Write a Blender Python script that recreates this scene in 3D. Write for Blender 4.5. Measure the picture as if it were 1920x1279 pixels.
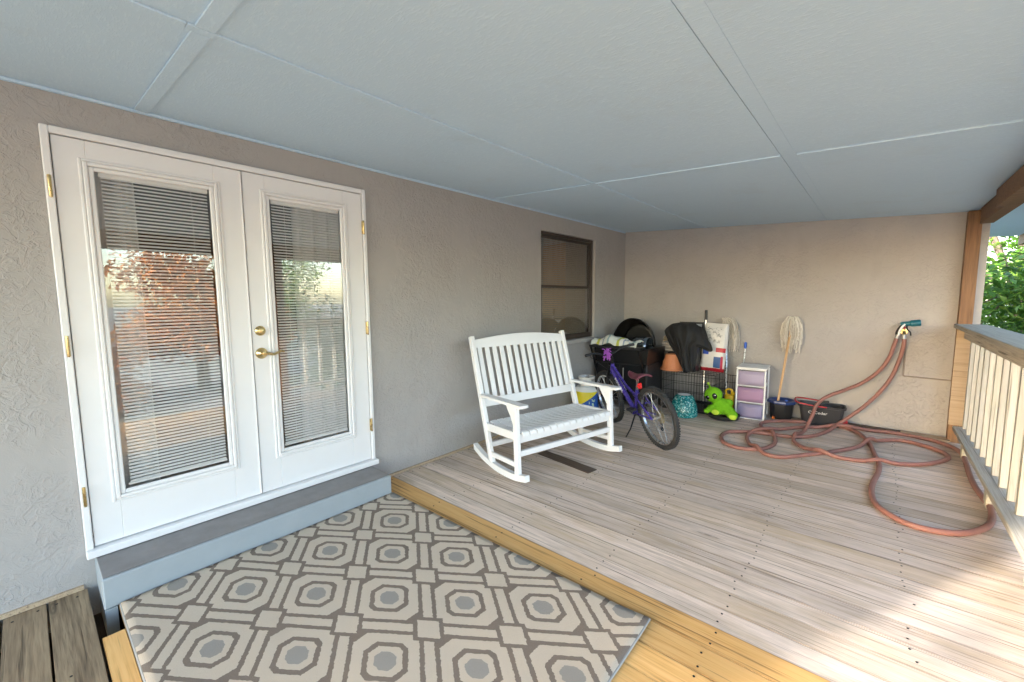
import bpy, bmesh, math, random
from mathutils import Vector, Matrix, Euler, noise
R = math.radians
random.seed(7)
scn = bpy.context.scene
for o in list(bpy.data.objects): bpy.data.objects.remove(o)
COL = scn.collection

# ------------------------------------------------------------------ camera, sky, sun, exposure
cam = bpy.data.cameras.new('camera'); camo = bpy.data.objects.new('camera', cam); COL.objects.link(camo)
cam.sensor_width = 36; cam.lens = 793.55 / 1920 * 36; cam.clip_end = 600; cam.clip_start = .02
yaw, pitch, roll = .7147, .0988, -.0072
fw = Vector((-math.sin(yaw)*math.cos(pitch), math.cos(yaw)*math.cos(pitch), -math.sin(pitch)))
rt = Vector((math.cos(yaw), math.sin(yaw), 0)); up = rt.cross(fw)
rt2 = math.cos(roll)*rt + math.sin(roll)*up; up2 = -math.sin(roll)*rt + math.cos(roll)*up
camo.matrix_world = Matrix(((rt2.x, up2.x, -fw.x, 2.95), (rt2.y, up2.y, -fw.y, 0), (rt2.z, up2.z, -fw.z, 1.437), (0, 0, 0, 1)))
scn.camera = camo

SUN_EL, SUN_D = R(15), Vector((-.475, -.88, 0)).normalized()     # horizontal direction towards the sun
world = bpy.data.worlds.new('World'); scn.world = world; world.use_nodes = True
wn = world.node_tree; sky = wn.nodes.new('ShaderNodeTexSky'); sky.sky_type = 'NISHITA'; sky.sun_disc = False
sky.sun_elevation = SUN_EL; sky.sun_rotation = math.atan2(SUN_D.x, SUN_D.y)
sky.air_density = 1.0; sky.dust_density = 1.3; sky.ozone_density = 1.0
bg = wn.nodes['Background']; bg.inputs[1].default_value = .15
wn.links.new(sky.outputs[0], bg.inputs[0])
sl = bpy.data.lights.new('sun', 'SUN'); slo = bpy.data.objects.new('sun', sl); COL.objects.link(slo)
sl.energy = 2.0; sl.angle = R(1.0); sl.color = (1, .94, .86)
sd = -(SUN_D*math.cos(SUN_EL) + Vector((0, 0, math.sin(SUN_EL))))
slo.rotation_euler = sd.to_track_quat('-Z', 'Y').to_euler(); slo.location = (-4, -8, 6)
vs = scn.view_settings; vs.view_transform = 'Standard'; vs.look = 'None'; vs.gamma = 1; vs.exposure = 3.45
try: vs.use_curve_mapping = False
except Exception: pass

# ------------------------------------------------------------------ helpers: nodes and materials
class NT:
    def __init__(s, name):
        s.m = bpy.data.materials.new(name); s.m.use_nodes = True; s.t = s.m.node_tree
        s.b = s.t.nodes['Principled BSDF']; s.out = s.t.nodes['Material Output']
    def n(s, typ, **kw):
        nd = s.t.nodes.new(typ)
        for k, v in kw.items():
            if k.startswith('i_'):
                key = k[2:].replace('_', ' '); s.put(nd, key, v)
            else: setattr(nd, k, v)
        return nd
    def put(s, nd, key, v):
        inp = nd.inputs[int(key)] if key.isdigit() else nd.inputs[key]
        if hasattr(v, 'is_output'): s.t.links.new(v, inp)
        else: inp.default_value = v
    def math(s, op, a, b=0.0, c=None):
        nd = s.t.nodes.new('ShaderNodeMath'); nd.operation = op
        s.put(nd, '0', a); s.put(nd, '1', b)
        if c is not None: s.put(nd, '2', c)
        return nd.outputs[0]
    def noise(s, vec, scale, detail=4, rough=.5, dist=0.0):
        nd = s.n('ShaderNodeTexNoise', i_Scale=scale, i_Detail=detail, i_Roughness=rough, i_Distortion=dist)
        s.t.links.new(vec, nd.inputs['Vector']); return nd.outputs['Fac']
    def mapv(s, vec, scale=(1, 1, 1), loc=(0, 0, 0), rot=(0, 0, 0)):
        nd = s.n('ShaderNodeMapping'); s.t.links.new(vec, nd.inputs[0])
        s.put(nd, 'Scale', scale); s.put(nd, 'Location', loc); s.put(nd, 'Rotation', rot); return nd.outputs[0]
    def ramp(s, fac, stops, interp='LINEAR'):
        nd = s.n('ShaderNodeValToRGB'); cr = nd.color_ramp; cr.interpolation = interp
        while len(cr.elements) < len(stops): cr.elements.new(.5)
        for e, (p, c) in zip(cr.elements, stops):
            e.position = p; e.color = (*c, 1) if len(c) == 3 else c
        s.t.links.new(fac, nd.inputs[0]); return nd.outputs[0]
    def step(s, fac, lo, hi):
        nd = s.n('ShaderNodeMapRange', i_1=lo, i_2=hi); s.t.links.new(fac, nd.inputs[0]); return nd.outputs[0]
    def mix(s, fac, a, b, mode='MIX'):
        nd = s.n('ShaderNodeMix', data_type='RGBA', blend_type=mode)
        for i, v in ((0, fac), (6, a), (7, b)):
            if hasattr(v, 'is_output'): s.t.links.new(v, nd.inputs[i])
            else: nd.inputs[i].default_value = v if i == 0 else (*v, 1)
        return nd.outputs[2]
    def color(s, v):
        if hasattr(v, 'is_output'): s.t.links.new(v, s.b.inputs['Base Color'])
        else: s.b.inputs['Base Color'].default_value = (*v, 1)
    def bump(s, h, strength=.3, dist=.01):
        nd = s.n('ShaderNodeBump', i_Strength=strength, i_Distance=dist); s.t.links.new(h, nd.inputs['Height'])
        s.t.links.new(nd.outputs[0], s.b.inputs['Normal'])
    def rough(s, v): s.put(s.b, 'Roughness', v)
    def obj(s): return s.n('ShaderNodeTexCoord').outputs['Object']
    def rnd(s): return s.n('ShaderNodeObjectInfo').outputs['Random']
    def xyz(s, vec):
        nd = s.n('ShaderNodeSeparateXYZ'); s.t.links.new(vec, nd.inputs[0]); return nd.outputs
    def rect(s, u, v, u0, u1, v0, v1):
        a = s.math('MULTIPLY', s.math('GREATER_THAN', u, u0), s.math('LESS_THAN', u, u1))
        b = s.math('MULTIPLY', s.math('GREATER_THAN', v, v0), s.math('LESS_THAN', v, v1))
        return s.math('MULTIPLY', a, b)

def plain(name, col, rough=.5, metal=0, var=.12, scale=14, bump=0, bscale=60, spec=.5):
    t = NT(name); v = t.obj(); f = t.noise(v, scale, 5, .6)
    t.color(t.mix(f, tuple(c*(1-var) for c in col), tuple(min(1, c*(1+var)) for c in col)))
    t.rough(t.math('ADD', t.math('MULTIPLY', t.noise(v, scale*2.3, 3), .2), rough-.1))
    t.put(t.b, 'Metallic', metal); t.put(t.b, 'Specular IOR Level', spec)
    if bump: t.bump(t.noise(v, bscale, 5), bump, .004)
    return t.m

def wood(name, light, mid, dark, streak=.5, warm=None, rough=.75, bump=.35, knots=True, gscale=1.0, dirt=None, tvar=.28, edge=0):
    """grain along the local x axis; each board gets its own offset and tint"""
    t = NT(name); v = t.obj(); r = t.rnd()
    comb = t.n('ShaderNodeCombineXYZ'); t.put(comb, 'X', t.math('MULTIPLY', r, 53.1)); t.put(comb, 'Y', t.math('MULTIPLY', r, 17.7)); t.put(comb, 'Z', t.math('MULTIPLY', r, 7.3))
    add = t.n('ShaderNodeVectorMath', operation='ADD'); t.t.links.new(v, add.inputs[0]); t.t.links.new(comb.outputs[0], add.inputs[1]); p = add.outputs[0]
    broad = t.noise(t.mapv(p, (1.1, 7*gscale, 7*gscale)), 1.6, 3, .55)
    grain = t.noise(t.mapv(p, (1.2, 60*gscale, 60*gscale)), 1.0, 5, .68, .5)
    fine = t.noise(t.mapv(p, (6, 260*gscale, 260*gscale)), 1.0, 2, .5)
    h = t.math('ADD', t.math('MULTIPLY', grain, .62), t.math('MULTIPLY', fine, .38))
    col = t.ramp(h, [(.33, dark), (.46, mid), (.60, light)])
    col = t.mix(t.math('MULTIPLY', t.step(broad, .42, .70), streak), col, mid)
    if warm: col = t.mix(t.math('MULTIPLY', t.step(t.noise(t.mapv(p, (1.3, 6, 6), (9, 3, 1)), 1.4, 4, .6), .50, .68), .7), col, warm)
    crack = t.step(t.noise(t.mapv(p, (1.5, 95*gscale, 95*gscale), (3, 8, 0)), 1.0, 3, .5), .60, .70)
    col = t.mix(t.math('MULTIPLY', crack, .9), col, tuple(c*.55 for c in dark))
    if knots:
        vo = t.n('ShaderNodeTexVoronoi', i_Scale=1.0); t.t.links.new(t.mapv(p, (1.9, 9.5, 9.5)), vo.inputs['Vector'])
        d = vo.outputs['Distance']; kn = t.math('MULTIPLY', t.math('LESS_THAN', t.xyz(vo.outputs['Color'])[0], .30), t.step(d, .20, .05))
        ringsn = t.math('MULTIPLY_ADD', t.math('SINE', t.math('MULTIPLY', d, 75.0)), .25, .6)
        col = t.mix(t.math('MULTIPLY', kn, ringsn), col, tuple(c*.45 for c in dark))
    if edge:
        ey = t.math('ABSOLUTE', t.xyz(v)[1]); es = t.math('MULTIPLY', t.step(t.math('ADD', ey, t.math('MULTIPLY', t.noise(t.mapv(p, (2.5, 20, 20)), 1.0, 4), .012)), edge+.001, edge+.0085), .72)
        col = t.mix(es, col, tuple(c*.55 for c in dark))
    if dirt:
        g = t.n('ShaderNodeNewGeometry').outputs['Position']
        ds = t.step(t.noise(t.mapv(g, (.7, 2.2, 1)), 1.5, 6, .72), .47, .70)
        col = t.mix(t.math('MULTIPLY', ds, .75), col, dirt)
    tint = t.math('MULTIPLY_ADD', r, tvar, 1-tvar/2)
    r2 = t.math('FRACT', t.math('MULTIPLY', r, 7.77)); col = t.mix(t.math('MULTIPLY', t.math('GREATER_THAN', r2, .62), .35), col, mid if not warm else tuple(w*.8 for w in warm))
    hs = t.n('ShaderNodeHueSaturation'); t.t.links.new(col, hs.inputs['Color']); t.put(hs, 'Value', tint)
    t.color(hs.outputs[0]); t.rough(t.math('MULTIPLY_ADD', fine, .2, rough-.1))
    t.bump(t.math('SUBTRACT', h, t.math('MULTIPLY', crack, .6)), bump, .004)
    return t.m

# ------------------------------------------------------------------ helpers: meshes
class B:
    def __init__(s): s.bm = bmesh.new()
    def _add(s, verts, M):
        if M is not None: bmesh.ops.transform(s.bm, matrix=M, verts=verts)
    def box(s, c, size, rot=(0, 0, 0), bev=0, M=None, seg=1):
        r = bmesh.ops.create_cube(s.bm, size=1)['verts']
        bmesh.ops.scale(s.bm, vec=size, verts=r)
        if bev:
            es = list({e for v in r for e in v.link_edges})
            rr = bmesh.ops.bevel(s.bm, geom=es, offset=bev, segments=seg, affect='EDGES', profile=.5)
            r = list({v for f in rr['faces'] for v in f.verts} | {v for v in r if v.is_valid})
            r = s._island(r)
        T = Matrix.Translation(c) @ Euler(rot).to_matrix().to_4x4()
        s._add(r, T if M is None else M @ T); return s
    def _island(s, vs):
        seen = set(vs); st = list(vs)
        while st:
            v = st.pop()
            for e in v.link_edges:
                w = e.other_vert(v)
                if w not in seen: seen.add(w); st.append(w)
        return list(seen)
    def b2(s, x0, x1, y0, y1, z0, z1, bev=0): return s.box(((x0+x1)/2, (y0+y1)/2, (z0+z1)/2), (x1-x0, y1-y0, z1-z0), bev=bev)
    def beam(s, a, b, w, h, upv=(0, 0, 1), bev=0):
        a = Vector(a); b = Vector(b); d = (b-a); L = d.length; d.normalize(); u = Vector(upv); side = u.cross(d)
        if side.length < 1e-4: side = Vector((0, 1, 0)).cross(d)
        side.normalize(); u = d.cross(side)
        M = Matrix(((d.x, side.x, u.x, (a.x+b.x)/2), (d.y, side.y, u.y, (a.y+b.y)/2), (d.z, side.z, u.z, (a.z+b.z)/2), (0, 0, 0, 1)))
        return s.box((0, 0, 0), (L, w, h), bev=bev, M=M)
    def tube(s, pts, r, seg=8, closed=False, caps=True, flat=None):
        pts = [Vector(p) for p in pts]; n = len(pts); rs = r if isinstance(r, (list, tuple)) else [r]*n
        tang = []
        for i in range(n):
            a = pts[(i-1) % n] if closed or i > 0 else pts[i]; b = pts[(i+1) % n] if closed or i < n-1 else pts[i]
            d = (b-a); tang.append(d.normalized() if d.length > 1e-9 else Vector((0, 0, 1)))
        u = tang[0].orthogonal().normalized()
        rings = []
        for i in range(n):
            t = tang[i]; u = (u - t*u.dot(t))
            u = u.normalized() if u.length > 1e-6 else t.orthogonal().normalized()
            w = t.cross(u)
            rings.append([s.bm.verts.new(pts[i] + rs[i]*(math.cos(2*math.pi*k/seg)*u + math.sin(2*math.pi*k/seg)*w)) for k in range(seg)])
        m = n if closed else n-1
        for i in range(m):
            A, Bq = rings[i], rings[(i+1) % n]
            off = 0
            if closed and i == n-1: off = min(range(seg), key=lambda o: sum((A[k].co-Bq[(k+o) % seg].co).length for k in range(seg)))
            for k in range(seg):
                s.bm.faces.new((A[k], A[(k+1) % seg], Bq[(k+1+off) % seg], Bq[(k+off) % seg]))
        if caps and not closed:
            s.bm.faces.new(rings[0][::-1]); s.bm.faces.new(rings[-1])
        return s
    def lathe(s, prof, seg=32, M=None, cap=True):
        rings = []
        for (r, z) in prof:
            rings.append([s.bm.verts.new((r*math.cos(2*math.pi*k/seg), r*math.sin(2*math.pi*k/seg), z)) for k in range(seg)])
        for A, Bq in zip(rings, rings[1:]):
            for k in range(seg): s.bm.faces.new((A[k], A[(k+1) % seg], Bq[(k+1) % seg], Bq[k]))
        if cap:
            s.bm.faces.new(rings[0][::-1]); s.bm.faces.new(rings[-1])
        s._add([v for r in rings for v in r], M); return s
    def sphere(s, c, r, sub=3, rot=(0, 0, 0)):
        vs_ = bmesh.ops.create_icosphere(s.bm, subdivisions=sub, radius=1)['verts']
        if not isinstance(r, (tuple, list)): r = (r, r, r)
        s._add(vs_, Matrix.Translation(c) @ Euler(rot).to_matrix().to_4x4() @ Matrix.Diagonal((*r, 1))); return s
    def prism(s, poly, y0, y1, M=None):
        """polygon in x,z extruded along y"""
        A = [s.bm.verts.new((x, y0, z)) for x, z in poly]; C = [s.bm.verts.new((x, y1, z)) for x, z in poly]
        n = len(poly); s.bm.faces.new(A); s.bm.faces.new(C[::-1])
        for i in range(n): s.bm.faces.new((A[(i+1) % n], A[i], C[i], C[(i+1) % n]))
        s._add(A+C, M); return s
    def grid(s, f, nu, nv):
        V = [[s.bm.verts.new(f(i/nu, j/nv)) for j in range(nv+1)] for i in range(nu+1)]
        for i in range(nu):
            for j in range(nv): s.bm.faces.new((V[i][j], V[i+1][j], V[i+1][j+1], V[i][j+1]))
        return s
    def mesh(s, name, mat, smooth=35):
        bmesh.ops.recalc_face_normals(s.bm, faces=s.bm.faces)
        me = bpy.data.meshes.new(name); s.bm.to_mesh(me); s.bm.free()
        if mat: me.materials.append(mat)
        if smooth:
            me.polygons.foreach_set('use_smooth', [True]*len(me.polygons)); me.set_sharp_from_angle(angle=R(smooth))
        return me
    def obj(s, name, mat, parent=None, loc=(0, 0, 0), rot=(0, 0, 0), smooth=35):
        return link(name, s.mesh(name, mat, smooth), parent, loc, rot)
def link(name, me, parent=None, loc=(0, 0, 0), rot=(0, 0, 0)):
    o = bpy.data.objects.new(name, me); COL.objects.link(o); o.location = loc; o.rotation_euler = rot; o.parent = parent; return o
def thing(name, label, cat, loc=(0, 0, 0), rot=(0, 0, 0), group=None):
    o = link(name, None, None, loc, rot); o.empty_display_size = .1; return tag(o, label, cat, group)
def tag(o, label, cat, group=None):
    o['label'] = label; o['category'] = cat
    if group: o['group'] = group
    return o
def stuff(o): o['kind'] = 'stuff'; return o
def catmull(P, n=8, closed=False):
    P = [Vector(p) for p in P]; out = []; N = len(P)
    for i in range(N if closed else N-1):
        p0 = P[(i-1) % N] if closed or i > 0 else P[0]; p1 = P[i]; p2 = P[(i+1) % N]; p3 = P[(i+2) % N] if closed or i+2 < N else P[-1]
        for k in range(n):
            t = k/n; out.append(.5*((2*p1) + (p2-p0)*t + (2*p0-5*p1+4*p2-p3)*t*t + (3*p1-p0-3*p2+p3)*t**3))
    if not closed: out.append(P[-1])
    return out
def floor_at(px, py, z=0):
    d = rt2*((px-960)/793.55) - up2*((py-639.5)/793.55) + fw; c = Vector((2.95, 0, 1.437)); t = (z-c.z)/d.z; return c + d*t
def text_mesh(body, size, name, mat, parent, M, extrude=.0008):
    cu = bpy.data.curves.new(name, 'FONT'); cu.body = body; cu.size = size; cu.align_x = 'CENTER'; cu.align_y = 'CENTER'; cu.extrude = extrude
    to = bpy.data.objects.new(name, cu); COL.objects.link(to)
    dg = bpy.context.evaluated_depsgraph_get(); me = bpy.data.meshes.new_from_object(to.evaluated_get(dg))
    bpy.data.objects.remove(to); me.materials.clear(); me.materials.append(mat)
    o = link(name, me, parent); o.matrix_local = M; return o

# ------------------------------------------------------------------ materials
def stucco():
    t = NT('stucco'); g = t.n('ShaderNodeNewGeometry').outputs['Position']
    warp = t.noise(g, 5, 4, .6); n1 = t.noise(g, 9, 3, .5, 2.2); n2 = t.noise(g, 21, 3, .55, 1.6)
    flat = t.math('ADD', t.step(n1, .44, .56), t.math('MULTIPLY', t.step(n2, .46, .58), .5))       # trowelled-down plateaus with ragged rims
    edge = t.math('MULTIPLY', t.step(t.math('ABSOLUTE', t.math('SUBTRACT', n1, .5)), .035, 0.0), 1)
    grit = t.noise(g, 160, 3, .6)
    mask = t.step(t.noise(g, 2.0, 4, .55), .38, .62)
    h = t.math('ADD', t.math('MULTIPLY', t.math('ADD', flat, t.math('MULTIPLY', edge, .7)), mask), t.math('MULTIPLY', grit, .12))
    col = t.mix(warp, (.37, .345, .33), (.435, .407, .39))
    col = t.mix(t.math('MULTIPLY', t.step(t.noise(t.mapv(g, (1, 1, .35)), 3, 5, .65), .55, .8), .35), col, (.29, .255, .23))
    t.color(col); t.rough(.82); t.bump(h, .45, .010); return t.m
def ceilpaint():
    t = NT('ceiling_paint'); g = t.n('ShaderNodeNewGeometry').outputs['Position']
    a = t.noise(t.mapv(g, (17, 62, 17), rot=(0, 0, .55)), 1.6, 4, .6, .6); b = t.noise(t.mapv(g, (19, 70, 19), rot=(0, 0, .85)), 1.3, 4, .6, .8)
    big = t.noise(g, .9, 4, .6)
    h = t.math('MAXIMUM', t.step(a, .5, .7), t.math('MULTIPLY', t.step(b, .55, .72), .8))
    col = t.mix(big, (.49, .645, .80), (.55, .70, .85)); col = t.mix(t.math('MULTIPLY', h, .38), col, (.66, .80, .92)); col = t.mix(t.math('MULTIPLY', t.step(t.noise(g, 2.4, 6, .7), .56, .75), .22), col, (.42, .47, .50))
    t.color(col); t.rough(.6); t.bump(h, .4, .0025); return t.m
def glassmat(k=2.0, name='window_glass'):
    t = NT(name); t.t.nodes.remove(t.b)
    tr = t.n('ShaderNodeBsdfTransparent'); gl = t.n('ShaderNodeBsdfGlossy', i_Roughness=0.0)
    fr = t.n('ShaderNodeFresnel', i_IOR=t.math('MULTIPLY_ADD', t.n('ShaderNodeNewGeometry').outputs['Backfacing'], 1/1.5-1.5, 1.5)); mx = t.n('ShaderNodeMixShader')
    t.t.links.new(t.math('MINIMUM', t.math('MULTIPLY', fr.outputs[0], k), 1.0), mx.inputs[0]); t.t.links.new(tr.outputs[0], mx.inputs[1]); t.t.links.new(gl.outputs[0], mx.inputs[2])
    t.t.links.new(mx.outputs[0], t.out.inputs[0]); return t.m
def rugmat():
    t = NT('woven_rug'); o = t.obj(); w = t.noise(o, 110, 2, .5); w2 = t.noise(o, 55, 3, .5)
    x, y, z = t.xyz(o)[0:3]
    jx = t.math('MULTIPLY_ADD', t.math('SUBTRACT', w, .5), .012, x); jy = t.math('MULTIPLY_ADD', t.math('SUBTRACT', w2, .5), .012, y)
    X = t.math('DIVIDE', t.math('SUBTRACT', jx, 1.559), .298); Yv = t.math('DIVIDE', t.math('SUBTRACT', jy, 1.252), .213)
    def cell(s_): return t.math('SUBTRACT', t.math('FRACT', t.math('ADD', s_, .5)), .5)
    us = cell(t.math('MULTIPLY', t.math('ADD', X, Yv), .5)); vs_ = cell(t.math('MULTIPLY', t.math('SUBTRACT', X, Yv), .5))
    U = t.math('ABSOLUTE', us); V = t.math('ABSOLUTE', vs_); S = t.math('ABSOLUTE', t.math('ADD', us, vs_)); D = t.math('ABSOLUTE', t.math('SUBTRACT', us, vs_))
    cheb = t.math('MAXIMUM', U, V)
    blob = t.math('LESS_THAN', t.math('MAXIMUM', cheb, t.math('MAXIMUM', t.math('MULTIPLY', S, .74), t.math('MULTIPLY', D, .66))), .124)
    o1 = t.math('MAXIMUM', cheb, t.math('MAXIMUM', t.math('MULTIPLY', S, .70), t.math('MULTIPLY', D, .57)))
    ring = t.math('MULTIPLY', t.math('GREATER_THAN', o1, .196), t.math('LESS_THAN', o1, .256))
    line = t.math('MULTIPLY', t.math('GREATER_THAN', cheb, .384), t.math('LESS_THAN', cheb, .440))
    sq = t.math('MINIMUM', U, V); corner = t.math('GREATER_THAN', sq, .312); insq = t.math('GREATER_THAN', sq, .366)
    cham = t.math('MULTIPLY', t.math('GREATER_THAN', S, .610), t.math('LESS_THAN', cheb, .442))
    brown = t.math('MAXIMUM', t.math('MAXIMUM', ring, line), t.math('MAXIMUM', corner, cham))
    brown = t.math('MULTIPLY', brown, t.math('SUBTRACT', 1.0, insq))
    fl = t.noise(o, 420, 3, .7)
    cream = t.mix(fl, (.56, .465, .365), (.69, .59, .475)); br = t.mix(fl, (.15, .113, .088), (.34, .275, .225)); gr = t.mix(fl, (.30, .275, .245), (.41, .375, .335))
    col = t.mix(brown, cream, br); col = t.mix(blob, col, gr)
    stain = t.step(t.noise(o, 2.2, 5, .6), .55, .8); col = t.mix(t.math('MULTIPLY', stain, .22), col, (.30, .25, .2))
    t.color(col); t.rough(.95); t.put(t.b, 'Specular IOR Level', .1); t.bump(t.math('ADD', fl, t.math('MULTIPLY', brown, -.5)), .9, .005); return t.m
def stripetowel():
    t = NT('striped_cotton'); o = t.obj(); x = t.xyz(o)[0]
    w = t.math('FRACT', t.math('MULTIPLY_ADD', t.noise(o, 6, 2), .10, t.math('MULTIPLY', x, 3.4)))
    col = t.ramp(w, [(0, (.72, .74, .66)), (.18, (.55, .55, .10)), (.30, (.78, .76, .70)), (.46, (.30, .36, .44)), (.52, (.74, .72, .64)), (.70, (.32, .45, .47)), (.80, (.75, .76, .70))], 'CONSTANT')
    t.color(col); t.rough(.9); t.bump(t.noise(o, 300, 2), .2, .002); return t.m
def mosaic():
    t = NT('teal_mosaic'); o = t.obj(); vo = t.n('ShaderNodeTexVoronoi', i_Scale=95.0); t.t.links.new(o, vo.inputs['Vector'])
    c = t.xyz(vo.outputs['Color'])[0]; col = t.ramp(c, [(0, (.005, .09, .10)), (.45, (.01, .17, .18)), (.75, (.03, .30, .30)), (.92, (.30, .55, .52))])
    t.color(col); t.rough(.22); t.bump(c, .6, .003); return t.m
def leafmat(name, a, b, c):
    t = NT(name); g = t.n('ShaderNodeNewGeometry'); f = g.outputs['Random Per Island']
    col = t.ramp(f, [(0, a), (.5, b), (1, c)]); t.color(col); t.rough(.45)
    tl = t.n('ShaderNodeBsdfTranslucent'); t.t.links.new(col, tl.inputs[0]); mx = t.n('ShaderNodeMixShader', i_0=.38)
    t.t.links.new(t.b.outputs[0], mx.inputs[1]); t.t.links.new(tl.outputs[0], mx.inputs[2]); t.t.links.new(mx.outputs[0], t.out.inputs[0]); return t.m
def tanklabel():
    t = NT('printed_sleeve'); o = t.obj(); x, y, z = t.xyz(o)[0:3]
    a = t.math('ARCTAN2', y, x); line = t.math('MULTIPLY_ADD', t.math('ADD', a, .9), .10, .21)
    top = t.math('GREATER_THAN', z, line); col = t.mix(top, (.02, .10, .42), (.75, .62, .02))
    green = t.math('GREATER_THAN', t.noise(o, 26, 2), .58); near = t.math('LESS_THAN', t.math('ABSOLUTE', t.math('ADD', a, .55)), .28)
    col = t.mix(t.math('MULTIPLY', t.math('MULTIPLY', green, near), t.math('LESS_THAN', z, .27)), col, (.55, .72, .50))
    t.color(col); t.rough(.35); return t.m
def bagprint():
    t = NT('printed_bag'); o = t.obj(); x, y, z = t.xyz(o)[0:3]
    col = t.mix(t.noise(o, 9, 4), (.60, .57, .53), (.72, .69, .66))
    face = t.math('MULTIPLY', t.rect(x, z, -.10, .09, .36, .56), t.step(t.noise(t.mapv(o, (1, 1, 1)), 26, 4, .6, 1.2), .50, .62)); col = t.mix(t.math('MULTIPLY', face, .8), col, (.12, .115, .11))
    col = t.mix(t.rect(x, z, .035, .14, .25, .305), col, (.50, .015, .03)); col = t.mix(t.rect(x, z, -.12, -.045, .21, .32), col, (.02, .07, .42))
    col = t.mix(t.rect(x, z, .02, .10, .05, .19), col, (.025, .09, .26)); col = t.mix(t.rect(x, z, .10, .125, .04, .20), col, (.45, .03, .06))
    col = t.mix(t.math('LESS_THAN', t.math('MULTIPLY_ADD', t.noise(o, 8, 2), -.03, z), .028), col, (.36, .012, .025))
    t.color(col); t.rough(.4); t.bump(t.noise(o, 14, 4, .6), .35, .01); return t.m

MS = stucco(); MC = ceilpaint()
MDECK = wood('weathered_deck_wood', (.81, .665, .56), (.675, .54, .45), (.34, .245, .185), .30, (.50, .365, .225), dirt=(.40, .325, .26), tvar=.28, edge=.0665)
MNEW = wood('new_pine_wood', (.84, .51, .205), (.75, .415, .14), (.52, .255, .07), .5, (.80, .47, .17), rough=.6, bump=.15, gscale=.6, edge=.0672)
MOLD = wood('old_grey_wood', (.40, .295, .18), (.235, .165, .098), (.055, .038, .024), .25, None, bump=.8, gscale=.36)
MRAILW = wood('grey_rail_wood', (.50, .455, .385), (.36, .325, .27), (.17, .15, .12), .4, None, bump=.5)
MPICKET = wood('pale_picket_wood', (.50, .475, .41), (.43, .40, .335), (.28, .25, .20), .5, (.39, .37, .295), bump=.2, gscale=.8)
MPOST = wood('brown_post_wood', (.25, .135, .065), (.175, .09, .044), (.09, .046, .023), .5, None, bump=.25, gscale=.6)
MTAN = wood('tan_wood', (.56, .43, .30), (.46, .34, .225), (.30, .21, .13), .5, None, bump=.2)
MDARKPL = wood('dark_stained_wood', (.13, .085, .055), (.085, .055, .036), (.04, .026, .018), .5, None, bump=.4)
MWHITE = plain('white_paint', (.80, .785, .785), .38, var=.03, scale=6, bump=.04, bscale=40)
MCHAIR = plain('white_chair_paint', (.80, .79, .79), .42, var=.04, scale=9, bump=.06, bscale=70)
MBRASS = plain('brass', (.62, .48, .24), .28, 1, var=.15)
MSTEP = plain('blue_grey_step_paint', (.33, .365, .39), .55, var=.10, scale=7, bump=.1, bscale=50)
MTREAD = plain('worn_step_tread', (.235, .22, .215), .65, var=.28, scale=9, bump=.2, bscale=60)
MBRONZE = plain('bronze_window_frame', (.055, .040, .032), .4, var=.15)
MBLACK = plain('black_plastic', (.018, .018, .020), .42, var=.25)
MBLACKM = plain('black_metal', (.020, .020, .022), .38, .6, var=.3)
MRUBBER = plain('tyre_rubber', (.028, .027, .027), .75, var=.2, bump=.3, bscale=120)
MSTEEL = plain('steel', (.62, .62, .62), .28, 1, var=.1)
MGREYM = plain('dull_grey_metal', (.42, .41, .40), .4, .8, var=.1)
MPURPLE = plain('purple_paint', (.055, .035, .26), .28, var=.1)
MLILACP = plain('light_violet_plastic', (.33, .08, .46), .5)
MBLIND = plain('blind_slat', (.83, .82, .80), .5, var=.04)
MGLASS = glassmat(2.1); MINT = plain('interior_wall', (.42, .37, .33), .8, var=.06); MINTD = plain('interior_brown', (.060, .038, .028), .6, var=.2)
MCURT = plain('white_curtain', (.72, .71, .70), .85, var=.05)
MWARM = plain('tan_curtain', (.52, .29, .13), .8, var=.15, scale=5)
MHOSE = plain('terracotta_hose', (.265, .118, .095), .55, var=.38, scale=7, bump=.3, bscale=120)
_m = NT('mop_cotton'); _m.color(_m.ramp(_m.n('ShaderNodeNewGeometry').outputs['Random Per Island'], [(0, (.36, .32, .27)), (.4, (.56, .51, .45)), (1, (.70, .66, .60))])); _m.rough(.95); _m.bump(_m.noise(_m.obj(), 220, 2), .4, .003); MMOP = _m.m
MSTICK = plain('mop_stick_wood', (.58, .36, .18), .55, var=.15)
MTERRA = plain('terracotta_plastic', (.55, .20, .085), .6, var=.12)
MGREEN = plain('green_plush', (.17, .43, .02), .95, var=.25, scale=60, bump=.9, bscale=260, spec=.05)
MLIME = plain('lime_plush', (.45, .62, .05), .95, var=.1, scale=50, bump=.5, bscale=220)
MEYE = plain('glossy_black', (.006, .006, .007), .12, var=.1)
MSPARK = plain('white_plastic', (.80, .80, .80), .35, var=.03)
MYEL = plain('yellow_plastic', (.72, .46, .01), .35, var=.08)
MORANGE = plain('orange_plastic', (.75, .17, .02), .4)
MRED = plain('red_plastic', (.42, .012, .025), .35)
MBLUE = plain('navy_plastic', (.022, .045, .16), .35, var=.15)
MBLUE2 = plain('blue_plastic', (.03, .12, .55), .35)
MCHAR = plain('charcoal_plastic', (.030, .031, .037), .4, var=.15)
MTEAL = plain('teal_plastic', (.008, .12, .16), .3)
MCLOTHB = plain('black_cloth', (.014, .014, .015), .8, var=.3, bump=.2, bscale=300)
MCLOTHW = plain('pale_cloth', (.55, .49, .45), .9, var=.08, bump=.2, bscale=150)
MCLOTHT = plain('tan_cloth', (.36, .29, .19), .9, var=.1, bump=.2, bscale=150)
MTAIL = plain('red_reflector', (.70, .02, .02), .2); MSADDLE = plain('maroon_vinyl', (.16, .045, .065), .4)
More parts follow.
